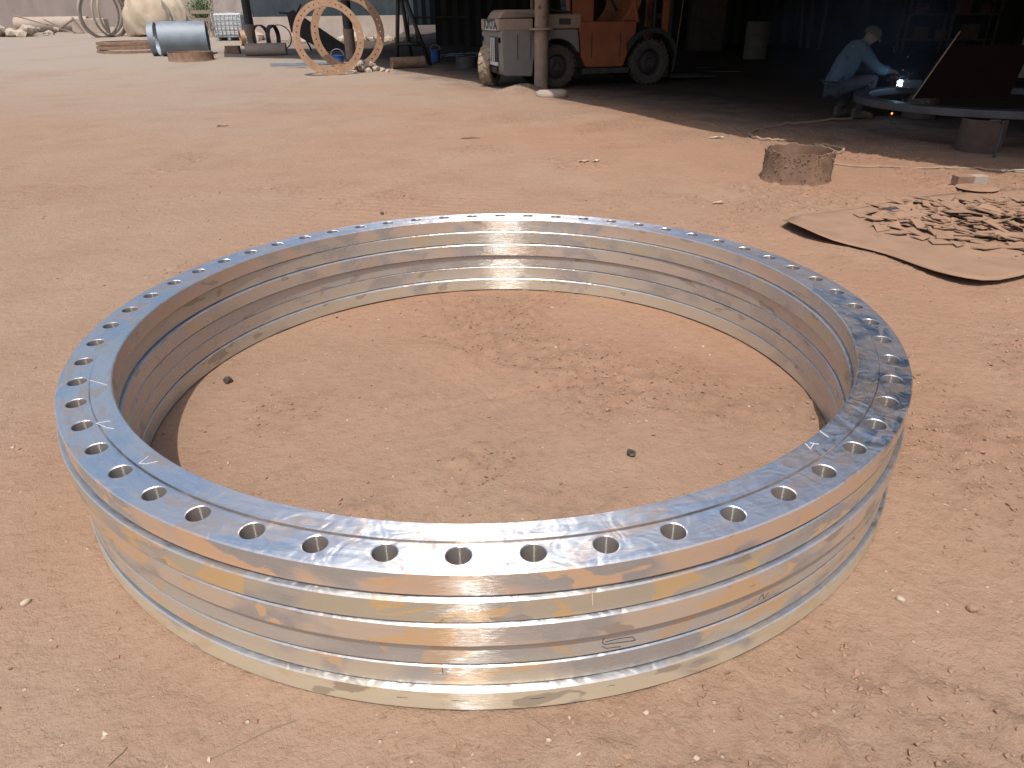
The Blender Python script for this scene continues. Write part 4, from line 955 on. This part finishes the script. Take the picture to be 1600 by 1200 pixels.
# mast and carriage
for y in (.08, .84):
    MB().box((2.34, y, 1.35), (.12, .07, 2.5)).build('mast_rail', M['orange'], fl, .006)
    MB().box((2.46, y+.05, 1.35), (.10, .06, 2.5)).build('mast_rail', M['darksteel'], fl, .006)
for z in (.3, 1.2, 2.5): MB().box((2.35, .48, z), (.08, .84, .1)).build('mast_crossbar', M['darksteel'], fl, .006)
MB().cyl((2.30, .48, .3), (2.30, .48, 2.3), .035, n=10).build('lift_cylinder', M['greyplate'], fl)
MB().box((2.55, .48, .42), (.05, 1.0, .4)).build('fork_carriage', M['darksteel'], fl, .006)
for y in (.2, .76):
    MB().prism([(2.58, .6), (2.62, .6), (2.62, .12), (3.6, .09), (3.6, .07), (2.58, .07)], y-.06, y+.06).build('fork', M['darksteel'], fl)
# standing dusty tyre at the rear
ty = thing('spare_tyre', 'clay caked tyre with chunky tread standing at the rear corner of the forklift', 'tyre', gp(762, 135), 0)
o, h = wheel(None, (0, 0, 0), .375, .25, mt='rubberdust', lugs=16); o.parent = ty; o.location = (.06, .25, .37); o.rotation_euler = (0, 0, R(68)); o.name = 'tread_casing'
hb = h.build('rim', M['darksteel'], ty); hb.location = (.06, .25, .37); hb.rotation_euler = (0, 0, R(68))
P = gp(1052, 88); single(MB().tube([(0, 0, 0), (.05, 0, .8), (.12, 0, 1.8), (.2, .1, 3.2)], .012, 6), 'hanging_rope', M['hose'], 'thin tan rope hanging beside the forklift mast', 'rope', gp(1052, 110))

# ---------------------------------------------------------------- welding place: large ring on stands, welder, plates
PB = gp(1500, 196); zr = .38
Rc = gp(1373, 158, zr+.0); k_ = 1/ppm(Rc)
br = 1.42; bc_ = Vector((Rc.x+br, Rc.y+.25, 0))
o = single(MB().lathe([(br, 0), (br, .075), (br-.17, .075), (br-.17, 0)], 96, closed=True), 'flange_blank', M['greyplate'], 'large dull steel ring resting on drum stands where the welder works', 'flange ring', (bc_.x, bc_.y, zr-.075), 0, bevel=.005)
for i, (an, lab) in enumerate([(-125, 'rusty drum stand under the near left of the ring being welded'), (-60, 'rusty drum stand under the near right of the ring being welded'), (90, 'drum stand under the far side of the ring being welded')]):
    c = bc_+Vector((math.cos(R(an)), math.sin(R(an)), 0))*(br-.085)
    single(MB().lathe([(.2, 0), (.2, zr-.08), (.19, zr-.08), (.19, 0)], 28, closed=True), 'drum_stand', M['stand'], lab, 'stand', (c.x, c.y, 0), 0, 'drum stands under the ring')
# leaning plates on the ring
Pm = gp(1428, 158, zr); q = thing('leaning_plate', 'dull red steel plate standing on the ring behind the slanted rod', 'steel plate', (Pm.x+.45, Pm.y+.25, zr))
MB().prism([(-.32, 0), (.75, 0), (.85, .52), (-.07, .52)], -.01, .01).build('plate', M['redplate'], q); M['redplate'].node_tree.nodes['Principled BSDF'].inputs['Specular IOR Level'].default_value = .08
MB().cyl((-.36, -.06, 0), (-.02, -.06, .66), .008, n=6).build('rod', M['wood'], q)
# blue lit strip by the arc
ws = gp(1404, 136, zr+.02)
strip = single(MB().box((.16, .05, .045), (.30, .02, .09)), 'weld_strip', M['greyplate'], 'short steel strip glowing blue beside the welding arc', 'steel strip', (ws.x+.02, ws.y+.05, zr))
arc_ = single(MB().add(*rock_verts((.034, .02, .032), 2, .45, 1)), 'welding_arc', emit('arc_light', (.5, .75, 1.0), 25), 'blinding blue white welding arc at the ring', 'welding arc', (ws.x, ws.y-.02, zr+.06))
ld = bpy.data.lights.new('arc_lamp', 'POINT'); ld.energy = 1.2; ld.color = (.35, .6, 1.0); ld.shadow_soft_size = .02
lo = bpy.data.objects.new('arc_lamp', ld); C.objects.link(lo); lo.location = (ws.x+.02, ws.y-.05, zr+.11)
random.seed(18); mb = MB()
for k in range(60):
    a = random.uniform(0, 2*PI); d = abs(random.gauss(0, .22)); p = Vector((ws.x+d*math.cos(a)*1.1, ws.y+random.uniform(-.2, .1), zr+.10+d*math.sin(a)*.9)); s_ = random.uniform(.0014, .0032)
    vv, ff = SMALL[k % 10]; mb.add([p+v*s_ for v in vv], ff)
single(mb, 'sparks', emit('spark_glow', (1.0, .55, .2), 3), 'tiny orange sparks flying from the welding arc', 'sparks', kind='stuff')
single(MB().add(*rock_verts((.012, .008, .014), 1, .3, 1)), 'hot_slag', emit('hot_slag_glow', (1.0, .22, .04), 4), 'glowing orange drop of slag on the floor under the ring', 'hot slag', gp(1393, 180)+Vector((0, 0, .02)))
# welder, squatting, facing right
from mathutils import noise as mnoise
def skin(name, verts, edges, rad, mt, parent, sub=2, root=0):
    me = bpy.data.meshes.new(name); me.from_pydata(verts, edges, []); o = bpy.data.objects.new(name, me); C.objects.link(o)
    o.modifiers.new('skin', 'SKIN'); sv = me.skin_vertices[0] if me.skin_vertices else None
    if sv is None: bm = bmesh.new(); bm.from_mesh(me); bm.verts.layers.skin.verify(); bm.to_mesh(me); bm.free(); sv = me.skin_vertices[0]
    for i, r_ in enumerate(rad):
        sv.data[i].radius = (r_, r_) if not isinstance(r_, tuple) else r_; sv.data[i].use_root = (i == root)
    o.modifiers['skin'].use_smooth_shade = True
    s_ = o.modifiers.new('s', 'SUBSURF'); s_.levels = s_.render_levels = sub
    dg = bpy.context.evaluated_depsgraph_get(); nm = bpy.data.meshes.new_from_object(o.evaluated_get(dg)); bpy.data.objects.remove(o)
    nm.name = name; nm.materials.clear(); nm.materials.append(mt)
    o = bpy.data.objects.new(name, nm); C.objects.link(o); o.parent = parent; return o
Pw = gp(1318, 186)
per = thing('person', 'person squatting in the dark to weld, in a faded blue shirt and olive cap', 'person', Pw+Vector((0, .15, 0)), R(4))
J = dict(pel=(-.10, 0, .40), waist=(-.13, 0, .55), chest=(.02, 0, .74), neckb=(.13, 0, .86), neck=(.18, 0, .90), head=(.235, 0, .945), crown=(.275, 0, 1.0))
pairs = {}
for s_, sg in (('l', 1), ('r', -1)):
    J['hip'+s_] = (-.06, .10*sg, .38); J['kn'+s_] = (.30, .17*sg, .50-.04*(sg > 0)); J['an'+s_] = (.06+.10*(sg < 0), .13*sg, .09); J['toe'+s_] = (.28+.08*(sg < 0), .15*sg, .035)
    J['sh'+s_] = (.07, .17*sg, .80); J['el'+s_] = (.26, .21*sg, .60); J['wr'+s_] = (.50, .12*sg, .56); J['ha'+s_] = (.57, .09*sg, .55)
names = list(J); ix = {n_: i for i, n_ in enumerate(names)}
E_ = [('pel', 'waist'), ('waist', 'chest'), ('chest', 'neckb'), ('neckb', 'neck'), ('neck', 'head'), ('head', 'crown')]
for s_ in 'lr': E_ += [('pel', 'hip'+s_), ('hip'+s_, 'kn'+s_), ('kn'+s_, 'an'+s_), ('an'+s_, 'toe'+s_), ('chest', 'sh'+s_), ('sh'+s_, 'el'+s_), ('el'+s_, 'wr'+s_), ('wr'+s_, 'ha'+s_)]
RD = dict(pel=.12, waist=.115, chest=.13, neckb=.07, neck=.052, head=.095, crown=.085)
for s_ in 'lr': RD.update({'hip'+s_: .085, 'kn'+s_: .058, 'an'+s_: .038, 'toe'+s_: .034, 'sh'+s_: .058, 'el'+s_: .041, 'wr'+s_: .028, 'ha'+s_: .034})
V_ = [J[n_] for n_ in names]; RR = [RD[n_] for n_ in names]; EE = [(ix[a], ix[b]) for a, b in E_]
for s_, sg in (('l', 1), ('r', -1)):       # five fingers each, bent round the torch
    hx, hy, hz = J['ha'+s_]
    for k in range(5):
        oy = (k-1.5)*.016 if k < 4 else -.03*sg; ln = (.032, .038, .036, .028, .026)[k]
        b0 = len(V_); V_ += [(hx+.025, hy+oy, hz+.005), (hx+.025+ln*.8, hy+oy, hz-.012), (hx+.018+ln, hy+oy*.8, hz-.038)]
        RR += [.009, .0085, .0075]; EE += [(ix['ha'+s_], b0), (b0, b0+1), (b0+1, b0+2)]
RR[names.index('chest')] = .10; RR[names.index('waist')] = .085
skin('body', V_, EE, RR, M['skin'], per)
for v in per.children[0].data.vertices:      # keep the trunk inside the shirt
    if .45 < v.co.z < .84 and v.co.x < .16 and abs(v.co.y) < .16:
        ax_ = -.13+(v.co.z-.45)*.45; v.co.x = ax_+(v.co.x-ax_)*.6; v.co.y *= .7
def sub_skel(keys, edges, grow, extra=()):
    id_ = {k: i for i, k in enumerate(keys)}; return [J[k] for k in keys], [(id_[a], id_[b]) for a, b in edges], [RD[k]+grow for k in keys]
J['pel2'] = (-.13, 0, .45); RD['pel2'] = .135
v_, e_, r_ = sub_skel(['waist', 'pel2', 'chest', 'neckb', 'shl', 'ell', 'wrl', 'shr', 'elr', 'wrr'], [('pel2', 'waist'), ('waist', 'chest'), ('chest', 'neckb'), ('chest', 'shl'), ('shl', 'ell'), ('ell', 'wrl'), ('chest', 'shr'), ('shr', 'elr'), ('elr', 'wrr')], .032)
sh = skin('shirt', v_, e_, r_, M['shirt'], per)
for v in sh.data.vertices:
    q_ = v.co*14; v.co += Vector((mnoise.noise(q_), mnoise.noise(q_+Vector((9, 0, 0))), mnoise.noise(q_+Vector((0, 9, 0)))))*.014
v_, e_, r_ = sub_skel(['pel', 'hipl', 'knl', 'anl', 'hipr', 'knr', 'anr'], [('pel', 'hipl'), ('hipl', 'knl'), ('knl', 'anl'), ('pel', 'hipr'), ('hipr', 'knr'), ('knr', 'anr')], .018)
skin('trousers', v_, e_, r_, M['trouser'], per)
mb = MB()
for sg in (1, -1):
    a = J['anl' if sg > 0 else 'anr']; mb.box((a[0]+.08, a[1], .035), (.27, .09, .07)); mb.box((a[0], a[1], .09), (.11, .085, .08))
mb.build('boots', M['rubber'], per, .02, 3)
hx, hy, hz = .245, 0, .975
f_ = MB()                                    # face features and ears on the bowed head
f_.cyl((hx+.075, 0, hz-.045), (hx+.115, 0, hz-.07), .012, .016, 8); f_.build('nose', M['skin'], per)
for sg in (1, -1):
    MB().lathe([(0, -.006), (.014, -.005), (.018, 0), (.014, .005), (0, .006)], 12, M=Matrix.Translation((hx-.005, sg*.092, hz-.04)) @ Matrix.Rotation(PI/2, 4, 'X')).build('ear', M['skin'], per)
    MB().cyl((hx+.07, sg*.033, hz-.01), (hx+.09, sg*.034, hz-.018), .012, n=8).build('eye', M['white'], per)
MB().box((hx+.085, 0, hz-.095), (.014, .045, .008)).build('mouth', M['redplate'], per)
MB().lathe([(.104, -.02), (.108, .0), (.10, .05), (.07, .085), (0, .10)], 24, M=Matrix.Translation((hx-.005, 0, hz+.0)) @ Matrix.Rotation(R(28), 4, 'Y')).build('cap', M['cap'], per)
tor = single(MB().tube([(.0, 0, 0), (.10, 0, .0), (.13, 0, -.03)], .012, 8).cyl((.13, 0, -.03), (.30, 0, -.09), .0035, n=6), 'welding_torch', M['black'], 'electrode holder held in the welder\'s hands at the arc', 'welding torch', per.location+Vector((.55, .0, .54)))
sm, tt, _b = newmat('welding_smoke'); tt.nodes.remove(_b); pv = N(tt, 'ShaderNodeVolumePrincipled')
pv.inputs['Color'].default_value = (.55, .7, 1, 1); tcv = N(tt, 'ShaderNodeTexCoord').outputs['Object']; vl = N(tt, 'ShaderNodeVectorMath', operation='MULTIPLY'); L(tt, tcv, vl.inputs[0]); vl.inputs[1].default_value = (1/1.6, 1/.9, 1/.95); ln_ = N(tt, 'ShaderNodeVectorMath', operation='LENGTH'); L(tt, vl.outputs[0], ln_.inputs[0])
L(tt, math_(tt, 'MULTIPLY', ramp(tt, ln_.outputs['Value'], .97, .15, 0, .085), ramp(tt, noise(tt, tcv, 2.2, 3), .35, .65, .3, 1.2)), pv.inputs['Density']); L(tt, pv.outputs[0], tt.nodes['Material Output'].inputs['Volume'])
single(MB().add(*[( [Vector((v.x*1.6, v.y*.9, v.z*.95)) for v in rock_verts((1, 1, 1), 3, .05, 1)[0]]), rock_verts((1, 1, 1), 3, .05, 1)[1]], True), 'welding_smoke', sm, 'faint blue welding smoke hanging round the welder', 'smoke', (ws.x-.35, ws.y+.3, 1.0), kind='stuff')
P = gp(1470, 84); rk = thing('steel_rack', 'dim steel rack with boxes at the back of the shed behind the welding ring', 'rack', P, R(-12))
for x in (-1.1, 0, 1.1):
    for y in (-.25, .25): MB().box((x, y, 1.0), (.06, .06, 2.0)).build('upright', M['darksteel'], rk)
for z in (.35, .95, 1.55): MB().box((0, 0, z), (2.25, .56, .04)).build('shelf', M['darksteel'], rk)
for x, z, a in ((-.7, .37, .3), (-.2, .37, .22), (.5, .37, .35), (-.8, .97, .26), (.2, .97, .3), (.75, .97, .2), (-.3, 1.57, .28)): MB().box((x, -.05, z+a/2), (a*1.3, .35, a)).build('crate', M['stand'], rk, .01)
for k, (px, ln) in enumerate(((1250, 2.2), (1262, 1.9), (1279, 2.3))):
    P = gp(px, 74+k); o = single(MB().box((0, 0, ln/2), (.08, .05, ln)), 'leaning_bar', M['darksteel'], ('left', 'middle', 'right')[k]+' one of three dark bars leaning at the back of the shed', 'steel bar', P); o.rotation_euler = (R(-9), R(4*k-3), 0)
# trailing bits on shed floor
random.seed(19)
for i, (px, py, l, lab) in enumerate([(1135, 112, .7, 'thin bright offcut strip on the dim floor left of the drum'), (1100, 106, .4, 'short bright offcut strip beside the forklift forks'), (1376, 184, .12, 'small pale chip on the floor under the welding ring'), (1362, 203, .07, 'tiny pale chip on the shaded floor in front of the ring')]):
    P = gp(px, py); o = single(MB().box((0, 0, .01), (l, .05, .012)), 'strip_offcut', M['greyplate'], lab, 'offcut', (P.x, P.y, Gd(P.x, P.y)), R(-20))
P = gp(1553, 246); single(MB().tube([(0, 0, -.02), (0, 0, .3), (-.05, 0, .33), (-.14, 0, .33)], .013, 8), 'bent_rod', M['greyplate'], 'bent rod standing in the shade near the right edge', 'rod', P)
P = gp(1592, 120); gb = thing('gas_cylinder', 'dim grey gas cylinder at the right edge behind the ring', 'gas cylinder', (P.x, P.y, 0))
MB().lathe([(.115, 0), (.115, 1.2), (.10, 1.28), (.06, 1.34), (.03, 1.36), (.03, 1.42), (0, 1.42)], 24).build('cylinder_body', M['concrete'], gb)
MB().cyl((0, 0, 1.4), (0, 0, 1.47), .02, n=8).build('valve', M['darksteel'], gb)
S.cycles.use_denoising = True
